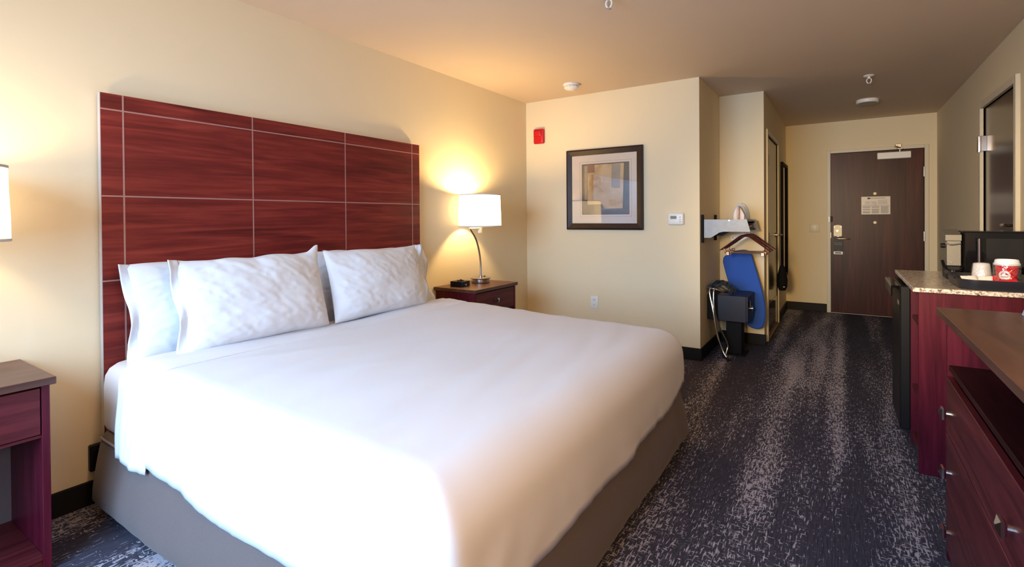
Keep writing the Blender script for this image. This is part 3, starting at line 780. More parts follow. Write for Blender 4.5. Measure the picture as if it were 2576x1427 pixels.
# ------------------------------------------------------------------ nightstands and lamps
def knob(parent, p, out, s=.034, mat=None):
    """square chrome pull: stem plus pyramid-faced plate"""
    p, o = Vector(p), Vector(out); bm = B()
    tube(bm, [p, p + o * .014], .009, 12)
    a = Vector((0, 0, 1)); b = o.cross(a)
    lv = [(.012, .34), (.018, .5), (.024, .5), (.031, .12)]
    rings = []
    for d_, k in lv:
        rings.append([bm.verts.new(p + o * d_ + a * s * k * i + b * s * k * j) for i, j in ((-1, -1), (1, -1), (1, 1), (-1, 1))])
    for r_a, r_b in zip(rings, rings[1:]):
        for k in range(4): bm.faces.new((r_a[k], r_a[(k + 1) % 4], r_b[(k + 1) % 4], r_b[k]))
    bm.faces.new(rings[0]); bm.faces.new(rings[-1])
    return obj('knob', bm, mat or M['chrome'], parent)
def nightstand(y0, y1, label):
    t = thing('nightstand', label, 'nightstand', (.21, (y0 + y1) / 2, 0), 'mahogany nightstands')
    a, b = y0 + .014, y1 - .014
    part('top', M['top_y'], t, (.002, .425, y0, y1, .664, .690), bev=.002)
    for q in ((a, a + .022), (b - .022, b)):
        part('side_panel', M['mahog_z'], t, (.016, .408, *q, 0, .664), bev=.0015)
    part('bottom_shelf', M['mahog_y'], t, (.016, .402, a + .022, b - .022, .045, .065), bev=.001)
    part('plinth', M['mahog_y'], t, (.375, .390, a + .022, b - .022, 0, .045))
    part('back_panel', M['ns_wall_shade'], t, (.016, .022, a + .022, b - .022, .065, .48))  # added grey sheet, paints the shaded wall behind the open shelf
    part('carcass_back', M['mahog_y'], t, (.016, .024, a + .022, b - .022, .48, .664))
    bm = B(); box(bm, .024, .40, a + .022, b - .022, .478, .488); obj('divider', bm, M['mahog_y'], t)
    bm = B(); box(bm, .388, .407, a + .025, b - .025, .492, .655, bev=.0015); box(bm, .05, .388, a + .035, b - .035, .492, .62)
    dr = obj('drawer', bm, M['mahog_y'], t)
    knob(dr, (.407, (a + b) / 2, .575), (1, 0, 0))
    return t
nightstand(.002, .600, 'mahogany nightstand with open lower shelf at the left frame edge')
nightstand(2.990, 3.585, 'mahogany nightstand under the lit lamp, half hidden by bed')

def table_lamp(x, y, z, label, power):
    t = thing('table_lamp', label, 'lamp', (x, y, z), 'bedside table lamps')
    bm = B(); lathe(bm, [(0, 0), (.074, 0), (.076, .004), (.076, .030), (.070, .034), (.084, .036), (.086, .041), (.084, .046), (.02, .048), (0, .048)], x, y, 40, cz=z); bs_ = obj('base', bm, M['nickel'], t, True)
    bm = B(); box(bm, x - .008, x + .008, y + .045, y + .062, z + .046, z + .054, bev=.003); obj('switch', bm, M['black'], bs_)
    sx_, sy_ = x + .025, y - .035
    bm = B(); P = arc_pts([(x, y, z + .046), (x, y, z + .16), (x + .001, y - .02, z + .27), (x + .005, y - .07, z + .38), (x + .010, y - .155, z + .470)], 8)
    tube(bm, P, .0085, 14); tube(bm, [(x, y, z + .046), (x, y, z + .062)], .016, 14)
    obj('pole', bm, M['nickel'], t, True)
    bm = B(); tube(bm, [(x + .010, y - .155, z + .466), (sx_, sy_, z + .466)], .009, 10); box(bm, sx_ - .014, sx_ + .014, sy_ - .014, sy_ + .014, z + .425, z + .475, bev=.004); tube(bm, [(sx_, sy_, z + .47), (sx_, sy_, z + .55)], .016, 14)
    obj('socket', bm, M['ivory'], t, True)
    bm = B(); r0, r1, zb, zt = .180, .174, z + .480, z + .752
    for r_, zz in ((0, 0),): pass
    rings = []
    for rr, zz in ((r0, zb), (r0 * .995, zb + .09), (r1 * 1.005, zt - .09), (r1, zt)):
        rings.append([bm.verts.new((sx_ + rr * math.cos(2 * PI * k / 56), sy_ + rr * math.sin(2 * PI * k / 56), zz)) for k in range(56)])
    for a, b in zip(rings, rings[1:]):
        for k in range(56): bm.faces.new((a[k], a[(k + 1) % 56], b[(k + 1) % 56], b[k]))
    sh = obj('lamp_shade', bm, M['shade'], t, True)
    for rr, zz in ((r0 + .0008, zb), (r1 + .0008, zt - .010)):
        bm = B(); lathe(bm, [(rr, 0), (rr + .0008, .0), (rr + .0008, .010), (rr, .010)], sx_, sy_, 56, cz=zz)
        obj('shade_trim', bm, M['shade_trim'], sh, True)
    bm = B()
    for k in range(3):
        a = 2 * PI * k / 3 + .5; tube(bm, [(sx_, sy_, z + .545), (sx_ + r0 * .993 * math.cos(a), sy_ + r0 * .993 * math.sin(a), zb + .012)], .002, 6)
    obj('shade_spider', bm, M['nickel'], sh)
    bm = B(); lathe(bm, [(0, 0), (.012, .002), (.014, .02), (.026, .045), (.030, .065), (.022, .088), (0, .098)], sx_, sy_, 20, cz=z + .55)
    bmat, nt, bb = new_mat('warm_bulb_' + str(int(y * 100))); bb.inputs['Emission Color'].default_value = (1, .80, .5, 1); bb.inputs['Emission Strength'].default_value = 12; bb.inputs['Base Color'].default_value = (1, .9, .7, 1)
    bu = obj('bulb', bm, bmat, t, True)
    li = bpy.data.lights.new('bulb_light', 'POINT'); li.energy = power; li.color = (1.0, .66, .27); li.shadow_soft_size = .045
    lo = bpy.data.objects.new('bulb_light', li); COL.objects.link(lo); lo.parent = t; lo.location = (sx_ - x, sy_ - y, .61)
    bu.visible_shadow = True
    lo.location = (sx_ - x, sy_ - y, .68)
    return t
table_lamp(.175, 3.385, .690, 'lit table lamp on the nightstand by the back wall', 46)
table_lamp(.175, .390, .690, 'lit table lamp with white drum shade cut by left edge', 14)

# small black alarm clock / charger on the far nightstand
t = thing('alarm_clock', 'small black alarm clock with silver front button on far nightstand', 'clock', (.16, 3.135, .690))
ac = lambda u, v, w_: (.16 + u, 3.135 + v, .690 + w_)
bm = B(); prism(bm, round_poly([(.10, 3.075), (.225, 3.085), (.215, 3.195), (.10, 3.185)], .012), 'z', .690, .732); obj('body', bm, M['black'], t)
bm = B(); lathe(bm, [(0, 0), (.030, 0), (.028, .008), (.010, .010), (0, .010)], .16, 3.135, 20, cz=.732); obj('snooze_button', bm, M['gloss_black'], t, True)
bm = B(); tube(bm, [(.218, 3.125, .706), (.229, 3.125, .706)], .008, 12); obj('silver_button', bm, M['chrome'], t, True)
bm = B(); tube(bm, [(.17, 3.13, .738), (.17, 3.13, .748)], .006, 10); obj('top_button', bm, M['black'], t, True)

# ------------------------------------------------------------------ counter unit, fridge and their things (right)
t = thing('counter_cabinet', 'mahogany counter cabinet with open side shelves beside black fridge', 'cabinet', (3.41, 3.45, 0))
part('end_panel', M['mahog_z'], t, (3.098, 3.733, 3.010, 3.032, 0, .874), bev=.0015)
part('inner_panel', M['mahog_z'], t, (3.105, 3.733, 3.398, 3.416, 0, .874), bev=.001)
part('far_panel', M['mahog_z'], t, (3.105, 3.733, 3.892, 3.910, 0, .874), bev=.001)
part('back_panel', M['mahog_z'], t, (3.45, 3.462, 3.032, 3.398, .04, .874))
for z in (.045, .308, .682): part('shelf', M['mahog_x'], t, (3.112, 3.45, 3.032, 3.398, z, z + .020), bev=.001)
part('plinth', M['mahog_y'], t, (3.125, 3.14, 3.032, 3.398, 0, .045))
o = obj('countertop', box(B(), 3.074, 3.733, 2.983, 3.914, .8745, .8955, bev=.003, seg=2), M['granite'])
tag(o, 'speckled tan granite countertop holding the tray and microwave', 'countertop')

t = thing('mini_fridge', 'black mini fridge tucked under the granite countertop', 'fridge', (3.38, 3.65, 0))
part('cabinet_body', M['matte_black'], t, (3.115, 3.70, 3.425, 3.882, .03, .850), bev=.004)
dr = part('door', M['black'], t, (3.058, 3.110, 3.424, 3.884, .055, .852), bev=.008)
bm = B(); box(bm, 3.020, 3.060, 3.43, 3.878, .838, .850, bev=.003); box(bm, 3.020, 3.027, 3.43, 3.878, .79, .84, bev=.002); obj('handle', bm, M['gloss_black'], dr)
part('badge', M['chrome'], dr, (3.056, 3.0585, 3.46, 3.53, .74, .765))
for x in (3.14, 3.66):
    for y in (3.45, 3.85):
        bm = B(); lathe(bm, [(0, 0), (.018, 0), (.018, .032), (0, .032)], x, y, 12); obj('foot', bm, M['nickel'] if x < 3.2 else M['black'], t)

# serving tray
CT = .8955
t = thing('serving_tray', 'black plastic serving tray with raised rim on the granite countertop', 'tray', (3.47, 3.17, CT))
TX0, TX1, TY0, TY1 = 3.243, 3.700, 2.995, 3.365
def rr_loop(x0, x1, y0, y1, r, n=8):
    o_ = []
    for cx, cy, a0 in ((x1 - r, y0 + r, -PI / 2), (x1 - r, y1 - r, 0), (x0 + r, y1 - r, PI / 2), (x0 + r, y0 + r, PI)):
        o_ += [(cx + r * math.cos(a0 + PI / 2 * k / n), cy + r * math.sin(a0 + PI / 2 * k / n)) for k in range(n + 1)]
    return o_
bm = B()
rr = [(.018, 0.), (.010, .002), (0., .044), (.0, .048), (.005, .048), (.014, .010), (.024, .007)]
loops = []
for ins, z in rr:
    lp = rr_loop(TX0 + ins, TX1 - ins, TY0 + ins, TY1 - ins, .075 - ins)
    q = []
    for x, y in lp:
        hz = z
        if .04 < z + .0 and ins <= .005:   # rim rises at the two short ends
            e_ = max(0, 1 - (x - TX0) / .05, 1 - (TX1 - x) / .05); hz = z + .020 * min(1, e_) * max(0, 1 - ((y - (TY0 + TY1) / 2) / .14) ** 2)
        q.append(bm.verts.new((x, y, CT + hz)))
    loops.append(q)
for a, b in zip(loops, loops[1:]):
    n_ = len(a)
    for k in range(n_): bm.faces.new((a[k], a[(k + 1) % n_], b[(k + 1) % n_], b[k]))
bm.faces.new(loops[0]); bm.faces.new(loops[-1])
obj('pan', bm, M['tray'], t, True)
ym_ = (TY0 + TY1) / 2
bm = B(); tube(bm, arc_pts([(TX0 + .002, ym_ - .09, CT + .046), (TX0 - .012, ym_ - .06, CT + .060), (TX0 - .016, ym_, CT + .064), (TX0 - .012, ym_ + .06, CT + .060), (TX0 + .002, ym_ + .09, CT + .046)], 6), .006, 10)
obj('handle', bm, M['tray'], t, True)
TZ = CT + .0075
# white upside-down cup in wrap
t = thing('wrapped_cup', 'white foam cup in clear wrap, upside down on the tray', 'cup', (3.357, 3.19, TZ))
bm = B(); lathe(bm, [(.034, .002), (.042, .0), (.043, .004), (.040, .008), (.031, .098), (.029, .103), (.022, .104), (.021, .101), (0, .101)], 3.357, 3.19, 32, cz=TZ); obj('cup_body', bm, M['foam'], t, True)
bm = B(); lathe(bm, [(.046, .0), (.0465, .006), (.041, .045), (.0335, .10), (.028, .107), (0, .108)], 3.357, 3.19, 28, cz=TZ)
for v in bm.verts: v.co += Vector((v.co.x - 3.357, v.co.y - 3.19, 0)) * .05 * N(v.co * 40)
obj('plastic_wrap', bm, M['film'], t, True)
# red hot-drink cup in wrap
RXc, RYc = 3.428, 3.10
t = thing('paper_cup', 'red paper cup with white lid and white logo, in clear wrap', 'cup', (RXc, RYc, TZ))
bm = B(); lathe(bm, [(0, 0), (.030, 0), (.031, .004), (.041, .108), (.043, .110), (.041, .113), (0, .113)], RXc, RYc, 40, cz=TZ); cb = obj('cup_body', bm, M['cup_red'], t, True)
bm = B(); lathe(bm, [(.044, .104), (.046, .105), (.046, .114), (.0425, .117), (.0425, .124), (.039, .131), (.037, .131), (.035, .126), (0, .126)], RXc, RYc, 40, cz=TZ); obj('lid', bm, M['lid'], t, True)
def on_cup(name, mat, pts2, push, parent):
    """small decal hugging the cup: pts2 = polygon (angle offset m, height) fan"""
    bm = B(); a0 = math.atan2(0 - RYc, 2.786 - RXc) - .22
    def P(s_, z): 
        r = .031 + .010 * (z - .004) / .104 + push; a = a0 + s_ / r
        return bm.verts.new((RXc + r * math.cos(a), RYc + r * math.sin(a), TZ + z))
    mx_, mz_ = sum(p[0] for p in pts2) / len(pts2), sum(p[1] for p in pts2) / len(pts2)
    c = P(mx_, mz_); prev = None; n_ = len(pts2)
    for q in (.2, .4, .6, .8, 1.):
        vs = [P(mx_ + (p[0] - mx_) * q, mz_ + (p[1] - mz_) * q) for p in pts2]
        for k in range(n_):
            if prev is None: bm.faces.new((c, vs[k], vs[(k + 1) % n_]))
            else: bm.faces.new((prev[k], vs[k], vs[(k + 1) % n_], prev[(k + 1) % n_]))
        prev = vs
    return obj(name, bm, mat, parent)
ell = lambda cx, cz, a, b, n_=32, t0=0, t1=2 * PI: [(cx + a * math.cos(t0 + (t1 - t0) * k / n_), cz + b * math.sin(t0 + (t1 - t0) * k / n_)) for k in range(n_ + (0 if t1 - t0 > 6 else 1))]
lg = on_cup('logo', M['white_plastic'], ell(0, .060, .0215, .0215), .0012, cb)
lg2 = lambda n_, m_, p_, q_: on_cup(n_, m_, p_, q_, cb)
lg2('logo_dome', M['cup_red'], ell(0, .062, .0125, .012, 16, 0, PI), .0018)
lg2('logo_star', M['white_plastic'], [(.0, .0715), (.0015, .0685), (.0045, .0675), (.0015, .0663), (0, .063), (-.0015, .0663), (-.0045, .0675), (-.0015, .0685)], .0023)
for k in range(6): lg2('logo_print', M['grey_mark'], [(-.0115 + k * .004, .052), (-.0088 + k * .004, .052), (-.0088 + k * .004, .0555), (-.0115 + k * .004, .0555)], .0018)
bm = B(); lathe(bm, [(.030, .0), (.042, .001), (.0445, .03), (.047, .07), (.0485, .105), (.0485, .112)], RXc, RYc, 36, cz=TZ)
for v in bm.verts: v.co += Vector((v.co.x - RXc, v.co.y - RYc, 0)) * .06 * N(v.co * 35)
obj('plastic_wrap', bm, M['film'], t, True)
# sachets and napkin
def sachet(name, label, cx, cy, w, d, rot, mat, cat, z=.0, group=None, tilt=.0):
    bm = B(); nu, nv = 12, 8; g = {}
    c, s_ = math.cos(rot), math.sin(rot)
    for sd in (1, -1):
        for i in range(nu + 1):
            for j in range(nv + 1):
                if sd < 0 and (i in (0, nu) or j in (0, nv)): g[sd, i, j] = g[1, i, j]; continue
                u, v = -1 + 2 * i / nu, -1 + 2 * j / nv
                hh = .0065 * ((1 - u ** 4) * (1 - v ** 4)) ** .7 + .0015 * N(Vector((u * 3, v * 3, cx * 30)))
                x, y = u * w / 2, v * d / 2
                zz = TZ + z + .008 + tilt * (v + 1) / 2 + (hh if sd > 0 else -min(.0065, abs(hh))) + .006 * u * (1 if z else .3)
                g[sd, i, j] = bm.verts.new((cx + x * c - y * s_, cy + x * s_ + y * c, zz))
        for i in range(nu):
            for j in range(nv): bm.faces.new((g[sd, i, j], g[sd, i + 1, j], g[sd, i + 1, j + 1], g[sd, i, j + 1]))
    o = obj(name, bm, mat, None, True)
    tag(o, label, cat, group); return o
sachet('napkin_packet', 'white crinkled packet lying on tray left of the cups', 3.300, 3.085, .06, .055, .25, M['paper'], 'packet', .0, tilt=.040)
sachet('sugar_packet', 'white packet lying on tray below the white foam cup', 3.352, 3.085, .05, .05, -.15, M['paper'], 'packet', .0, tilt=.042)
sachet('tea_packet', 'small red packet lying on tray between the two cups', 3.394, 3.088, .030, .05, .1, M['cup_red'], 'packet', .0, tilt=.046)
sachet('coffee_packet', 'red and shiny packet lying on tray before the red cup', 3.425, 3.035, .06, .045, .1, M['cup_red'], 'packet', .0, tilt=.036)

# microwave
t = thing('microwave', 'gloss black microwave on granite countertop behind the wrapped cups', 'microwave', (3.52, 3.59, CT))
MX0, MX1, MY0, MY1, MZ0, MZ1 = 3.332, 3.722, 3.425, 3.76, CT + .012, 1.152
part('housing', M['gloss_black'], t, (MX0, MX1, MY0 + .02, MY1, MZ0, MZ1), bev=.006)
dr = part('door', M['gloss_black'], t, (MX0, MX1 - .002, MY0, MY0 + .022, MZ0, MZ1 - .002), bev=.004)
part('door_window', M['dark_glass'], dr, (MX0 + .085, MX1 - .165, MY0 - .0015, MY0 + .003, MZ0 + .035, MZ1 - .035))
bm = B(); tube(bm, [(MX0 + .055, MY0 - .020, MZ0 + .03), (MX0 + .055, MY0 - .020, MZ1 - .035)], .0085, 12)
for z in (MZ0 + .04, MZ1 - .045): tube(bm, [(MX0 + .055, MY0 + .002, z), (MX0 + .055, MY0 - .020, z)], .006, 10)
obj('handle', bm, plain('smoked_steel', (.075, .062, .07), .4, metal=.9), dr, True)
bm = B(); box(bm, MX1 - .162, MX1 - .152, MY0 - .004, MY0 + .002, MZ0 + .03, MZ1 - .04, bev=.002); obj('chrome_strip', bm, M['chrome'], dr)
part('control_panel', M['black'], dr, (MX1 - .140, MX1 - .012, MY0 - .001, MY0 + .003, MZ0 + .02, MZ1 - .02))
part('top_edge', M['matte_black'], t, (MX0 - .001, MX1, MY0 - .001, MY0 + .03, MZ1 - .004, MZ1 + .002), bev=.001)
for x in (MX0 + .03, MX1 - .03):
    for y in (MY0 + .05, MY1 - .03):
        bm = B(); lathe(bm, [(0, 0), (.012, 0), (.012, .014), (0, .014)], x, y, 10, cz=CT); obj('foot', bm, M['black'], t)

# coffee maker left of the microwave
t = thing('coffee_maker', 'narrow steel coffee maker with black base, left of the microwave', 'coffee maker', (3.285, 3.52, CT))
KX0, KX1, KY0, KY1 = 3.262, 3.322, 3.455, 3.58
bm = B(); prism(bm, [(KY0, CT + .075), (KY1, CT + .075), (KY1, CT + .232), (KY0, CT + .205)], 'x', KX0 + .003, KX1); bd = obj('body', bm, M['steel'], t)
bm = B(); prism(bm, [(KY0 - .008, CT + .208), (KY1 + .006, CT + .236), (KY1 + .006, CT + .266), (KY0 - .008, CT + .238)], 'x', KX0 - .004, KX1 + .002); obj('lid', bm, M['steel'], t)
bm = B(); tube(bm, arc_pts([(KX0 - .004, KY0 - .004, CT + .196), (KX0 + .02, KY0 - .008, CT + .186), (KX1, KY0 - .004, CT + .192)], 6), .0045, 8); obj('trim_ring', bm, M['chrome'], t, True)
bm = B(); tube(bm, [(KX0 + .004, KY0 + .05, CT + .178), (KX0 - .016, KY0 + .05, CT + .178)], .013, 14); obj('side_knob', bm, M['black'], t, True)
bm = B(); box(bm, KX0, KX1 + .002, KY0 - .002, KY1, CT, CT + .075, bev=.006); obj('base', bm, M['black'], t)
bm = B(); tube(bm, arc_pts([(KX0 - .008, KY0 + .06, CT + .095), (KX0 - .006, KY0 + .01, CT + .066), (KX0 + .012, KY0 - .03, CT + .050), (KX1 - .012, KY0 - .032, CT + .052), (KX1 + .004, KY0 - .01, CT + .064)], 6), .008, 10, flat=.6); obj('drip_tray', bm, M['gloss_black'], t, True)
bm = B(); tube(bm, [(KX0 + .018, KY0 + .002, CT + .09), (KX0 + .018, KY0 - .006, CT + .09)], .006, 10); obj('light_button', bm, M['chrome'], t)

# ------------------------------------------------------------------ dresser
t = thing('dresser', 'dark mahogany dresser with drawers and open top compartment, right foreground', 'dresser', (3.42, 1.45, 0))
DX, DY0, DY1, DZ = 3.106, .56, 2.325, .903
part('top', M['top_y'], t, (3.080, 3.733, DY0 - .02, DY1 + .012, DZ - .026, DZ), bev=.002)
for q in ((DY1 - .024, DY1), (1.336, 1.360), (DY0, DY0 + .024)): part('side_panel', M['mahog_z'], t, (DX, 3.728, *q, 0, DZ - .026), bev=.0015)
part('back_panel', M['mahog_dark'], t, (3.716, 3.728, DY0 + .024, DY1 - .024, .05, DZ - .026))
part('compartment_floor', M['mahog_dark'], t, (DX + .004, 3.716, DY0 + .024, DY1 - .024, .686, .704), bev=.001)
part('plinth', M['mahog_y'], t, (DX + .03, DX + .045, DY0 + .024, DY1 - .024, 0, .045))
part('compartment_back', M['matte_black'], t, (3.45, 3.458, DY0 + .024, DY1 - .024, .704, .80))
for (ya_, yb_) in ((1.362, DY1 - .026), (DY0 + .026, 1.334)):
    for (za, zb_) in ((.466, .664), (.262, .460), (.050, .256)):
        bm = B(); box(bm, DX - .004, DX + .016, ya_, yb_, za, zb_, bev=.002); box(bm, DX + .016, 3.66, ya_ + .015, yb_ - .015, za + .01, zb_ - .04)
        dw = obj('drawer', bm, M['mahog_y'], t)
        for y in (ya_ + .112, yb_ - .078): knob(dw, (DX - .004, y, (za + zb_) / 2 - .012), (-1, 0, 0), .036)
# pale blue folded card at the frame edge
t = thing('folded_card', 'pale blue folded card on dresser top at right edge', 'card', (3.34, 2.33, DZ))
bm = B(); prism(bm, [(2.215, DZ + .0005), (2.29, DZ + .0005), (2.256, DZ + .030), (2.251, DZ + .030)], 'x', 3.297, 3.42); obj('card', bm, M['paleblue'], t)
part('base_flap', M['midblue'], t, (3.293, 3.42, 2.200, 2.225, DZ, DZ + .004))

# ------------------------------------------------------------------ alcove things
t = thing('garment_rack', 'galvanised metal hanging shelf on alcove side wall above the safe', 'garment rack', (1.95, 4.73, 1.05))
prof = [(1.778, 1.058), (1.832, 1.058), (1.872, 1.082), (1.905, 1.104), (1.940, 1.112), (2.150, 1.112), (2.122, 1.216), (1.778, 1.216)]
bm = B(); prism(bm, prof, 'y', 4.470, 4.476); obj('end_panel', bm, M['panel_metal'], t)
bm = B(); prism(bm, prof, 'y', 4.992, 4.998); fp = obj('end_panel', bm, M['panel_dark'], t)
fp['label'] = 'blue-grey far end panel'
for y in (4.452, 4.974):
    bm = B(); box(bm, XA, XA + .022, y, y + .026, 1.015, 1.258, bev=.003); br = obj('wall_bracket', bm, M['matte_black'], t)
for y in (4.476 + .0, 4.974):
    bm = B(); box(bm, XA + .005, 1.80, y - .004, y + .022, 1.075, 1.20); obj('bracket_arm', bm, M['matte_black'], t)
bm = B(); box(bm, 1.785, 2.118, 4.476, 4.992, 1.196, 1.200)
for k in range(7): tube(bm, [(1.80 + k * .05, 4.476, 1.203), (1.80 + k * .05, 4.992, 1.203)], .003, 6)
obj('shelf_top', bm, M['panel_metal'], t)
bm = B(); tube(bm, [(2.088, 4.474, 1.150), (2.088, 4.994, 1.150)], .011, 14); obj('hanging_rod', bm, M['chrome'], t, True)
bm = B(); box(bm, 2.03, 2.105, 4.986, 4.9925, 1.178, 1.190, bev=.002); obj('panel_slot', bm, M['matte_black'], fp)
bm = B(); box(bm, 2.095, 2.12, 4.986, 4.9925, 1.122, 1.130); obj('label_plate', bm, M['matte_black'], fp)
bm = B(); tube(bm, [(1.985, 4.4705, 1.207), (1.985, 4.462, 1.207)], .006, 10); obj('bolt', bm, M['chrome'], t)

def hanger(y, rot, label, dz=0., proto=[None]):
    bx_, bz = 2.088, 1.161
    if proto[0] is None:
        t = thing('clothes_hanger', label, 'hanger', (bx_, y, bz), 'wooden hangers on the alcove rod')
        def arm(s_):
            return arc_pts([(bx_, y, 1.075), (bx_ + s_ * .035, y, 1.070), (bx_ + s_ * .09, y, 1.030), (bx_ + s_ * .15, y - .004, .985), (bx_ + s_ * .205, y - .010, .945)], 6)
        bm = B()
        pl_ = list(reversed(arm(-1))) + arm(1)[1:]
        n_ = len(pl_); rad = [.010 + .013 * (1 - abs(k - n_ / 2) / (n_ / 2)) for k in range(n_)]
        tube(bm, pl_, rad, 10, flat=.42)
        obj('shoulder', bm, M['hang_wood'], t, True)
        bm = B(); tube(bm, arc_pts([(bx_, y, 1.085), (bx_, y, 1.125), (bx_ + .016, y, 1.140), (bx_ + .0165, y, 1.156), (bx_, y, 1.167), (bx_ - .014, y, 1.160), (bx_ - .017, y, 1.15)], 5), .0022, 8); obj('hook', bm, M['copper'], t, True)
        bm = B(); tube(bm, [(bx_ - .168, y, .925), (bx_ + .168, y, .925)], .0035, 8)
        for s_ in (-1, 1): tube(bm, [(bx_ + s_ * .168, y, .925), (bx_ + s_ * .178, y - .004, .965)], .0028, 8)
        obj('trouser_bar', bm, M['copper'], t, True)
        for s_ in (-1, 1):
            bm = B(); cx_ = bx_ + s_ * .140; box(bm, cx_ - .014, cx_ + .014, y - .011, y + .011, .902, .934, bev=.003); tube(bm, arc_pts([(cx_ - .010, y - .004, .934), (cx_ - .006, y - .004, .946), (cx_ + .006, y - .004, .946), (cx_ + .010, y - .004, .934)], 4), .003, 8); obj('clip', bm, M['copper'], t)
        t.rotation_euler = (0, 0, rot); proto[0] = t; return t
    src = proto[0]; c = src.copy(); COL.objects.link(c); c.location = (bx_, y, bz + dz); c.rotation_euler = (0, 0, rot); c['label'] = label
    for ch in src.children:
        q = ch.copy(); COL.objects.link(q); q.parent = c
    return c
hanger(4.60, R_(-4), 'dark red wooden hanger at the front of the alcove row, nearest')
hanger(4.70, R_(7), 'dark wooden hanger just behind the front one on the rod')
hanger(4.80, R_(-9), 'dark wooden hanger third from the front on the rod')
hanger(4.90, R_(10), 'dark wooden hanger at the back of the row, nearest back wall')

# steam iron standing on the shelf
t = thing('steam_iron', 'pinkish steam iron standing upright on the metal alcove shelf', 'iron', (2.01, 4.78, 1.2075))
iy = 4.78
arch = lambda cx, w_, h_, n_=14: [(cx - w_ / 2, 1.2085)] + [(cx - w_ / 2 * math.cos(PI * k / n_) * (1 - .25 * math.sin(PI * k / n_)), 1.2085 + h_ * .35 + h_ * .65 * math.sin(PI * k / n_)) for k in range(n_ + 1)] + [(cx + w_ / 2, 1.2085)]
bm = B(); prism(bm, arch(2.015, .105, .150), 'y', iy + .012, iy + .022); obj('soleplate', bm, M['panel_metal'], t)
bm = B(); prism(bm, arch(2.015, .088, .125), 'y', iy - .025, iy + .012); obj('body', bm, M['iron_pink'], t)
bm = B(); tube(bm, arc_pts([(2.015, iy - .02, 1.325), (2.015, iy - .06, 1.318), (2.015, iy - .072, 1.27), (2.015, iy - .06, 1.225), (2.015, iy - .02, 1.22)], 6), .009, 10); obj('handle', bm, M['iron_pink'], t, True)
bm = B(); tube(bm, arc_pts([(2.015, iy - .05, 1.33), (2.03, iy - .052, 1.322), (2.06, iy - .05, 1.27), (2.082, iy - .05, 1.215), (2.10, iy - .05, 1.208)], 6), .0035, 8)
tube(bm, arc_pts([(2.03, iy + .02, 1.362), (2.065, iy + .02, 1.34), (2.09, iy + .02, 1.29), (2.096, iy + .02, 1.24), (2.094, iy + .02, 1.209)], 6), .002, 6)
obj('cord', bm, M['cord'], t, True)
# wall hook plate
t = thing('wall_hook_plate', 'small white wall plate with screw holes behind the hangers', 'hook', (1.92, YA, 1.0))
bm = B(); prism(bm, round_poly([(1.865, 1.00), (1.93, .99), (2.05, 1.045), (2.05, 1.085), (1.86, 1.06)], .015), 'y', YA - .020, YA); obj('plate', bm, M['white_plastic'], t)
bm = B(); tube(bm, [(1.882, YA - .019, 1.03), (1.882, YA - .023, 1.03)], .006, 10); obj('screw', bm, M['grey_mark'], t)

# ironing board
t = thing('ironing_board', 'blue covered ironing board leaning in the alcove behind the safe', 'ironing board', (1.97, 5.09, 0))
out = [(1.815, .800), (1.822, .845), (1.850, .870), (1.93, .912), (2.00, .925), (2.045, .915), (2.072, .880), (2.085, .835), (2.13, .68), (2.168, .535), (2.188, .42), (2.192, .33), (2.182, .245), (2.160, .205), (2.115, .190), (2.055, .205), (2.01, .25), (1.955, .36), (1.895, .52), (1.845, .68)]
sm_ = [(p.x, p.y) for p in arc_pts([(a, b, 0) for a, b in out + [out[0]]], 4)][:-1]
bm = B(); vf, vb, vm = [], [], []
cxm, czm = 2.0, .55
yl = lambda z: 5.10 - .055 * (1 - z)       # leans back towards the wall at the top
for a, b in sm_:
    vm.append(bm.verts.new((a, yl(b), b)))
    ia, ib = cxm + (a - cxm) * .955, czm + (b - czm) * .975
    vf.append(bm.verts.new((ia, yl(ib) - .012, ib))); vb.append(bm.verts.new((ia, yl(ib) + .012, ib)))
n_ = len(vm)
for k in range(n_):
    k2 = (k + 1) % n_
    bm.faces.new((vm[k], vm[k2], vf[k2], vf[k])); bm.faces.new((vm[k2], vm[k], vb[k], vb[k2]))
bm.faces.new(vf); bm.faces.new(list(reversed(vb)))
obj('padded_cover', bm, M['blue_cloth'], t, True)
bm = B(); tube(bm, [(1.985, 5.118, .80), (1.958, 5.10, .011)], .010, 10); tube(bm, [(1.93, 5.10, .011), (1.99, 5.10, .011)], .011, 10); obj('folded_leg', bm, M['matte_black'], t, True)

# safe on a pedestal
t = thing('room_safe', 'black steel safe on a black pedestal in the alcove', 'safe', (1.975, 4.84, 0))
part('body', M['safe'], t, (1.853, 2.090, 4.635, 5.000, .318, .548), bev=.004)
dr = part('door', M['safe'], t, (2.086, 2.104, 4.640, 4.995, .322, .545), bev=.003)
bm = B(); tube(bm, [(2.103, 4.78, .425), (2.118, 4.78, .425)], .026, 18); tube(bm, [(2.116, 4.78, .425), (2.126, 4.78, .425)], .012, 12); obj('knob', bm, M['chrome'], dr, True)
bm = B(); box(bm, 2.103, 2.110, 4.70, 4.755, .44, .50, bev=.003); kp = obj('keypad', bm, M['gloss_black'], dr)
bm = B()
for i in range(3):
    for j in range(3): box(bm, 2.1095, 2.1115, 4.706 + i * .016, 4.716 + i * .016, .447 + j * .016, .456 + j * .016)
obj('keys', bm, M['steel'], kp)
part('side_box', M['matte_black'], t, (XA + .004, 1.853, 4.66, 4.95, .318, .540), bev=.003)
part('pedestal', M['matte_black'], t, (1.905, 2.035, 4.745, 4.90, .012, .320), bev=.004)
part('foot_plate', M['matte_black'], t, (1.875, 2.065, 4.715, 4.93, 0, .014), bev=.003)

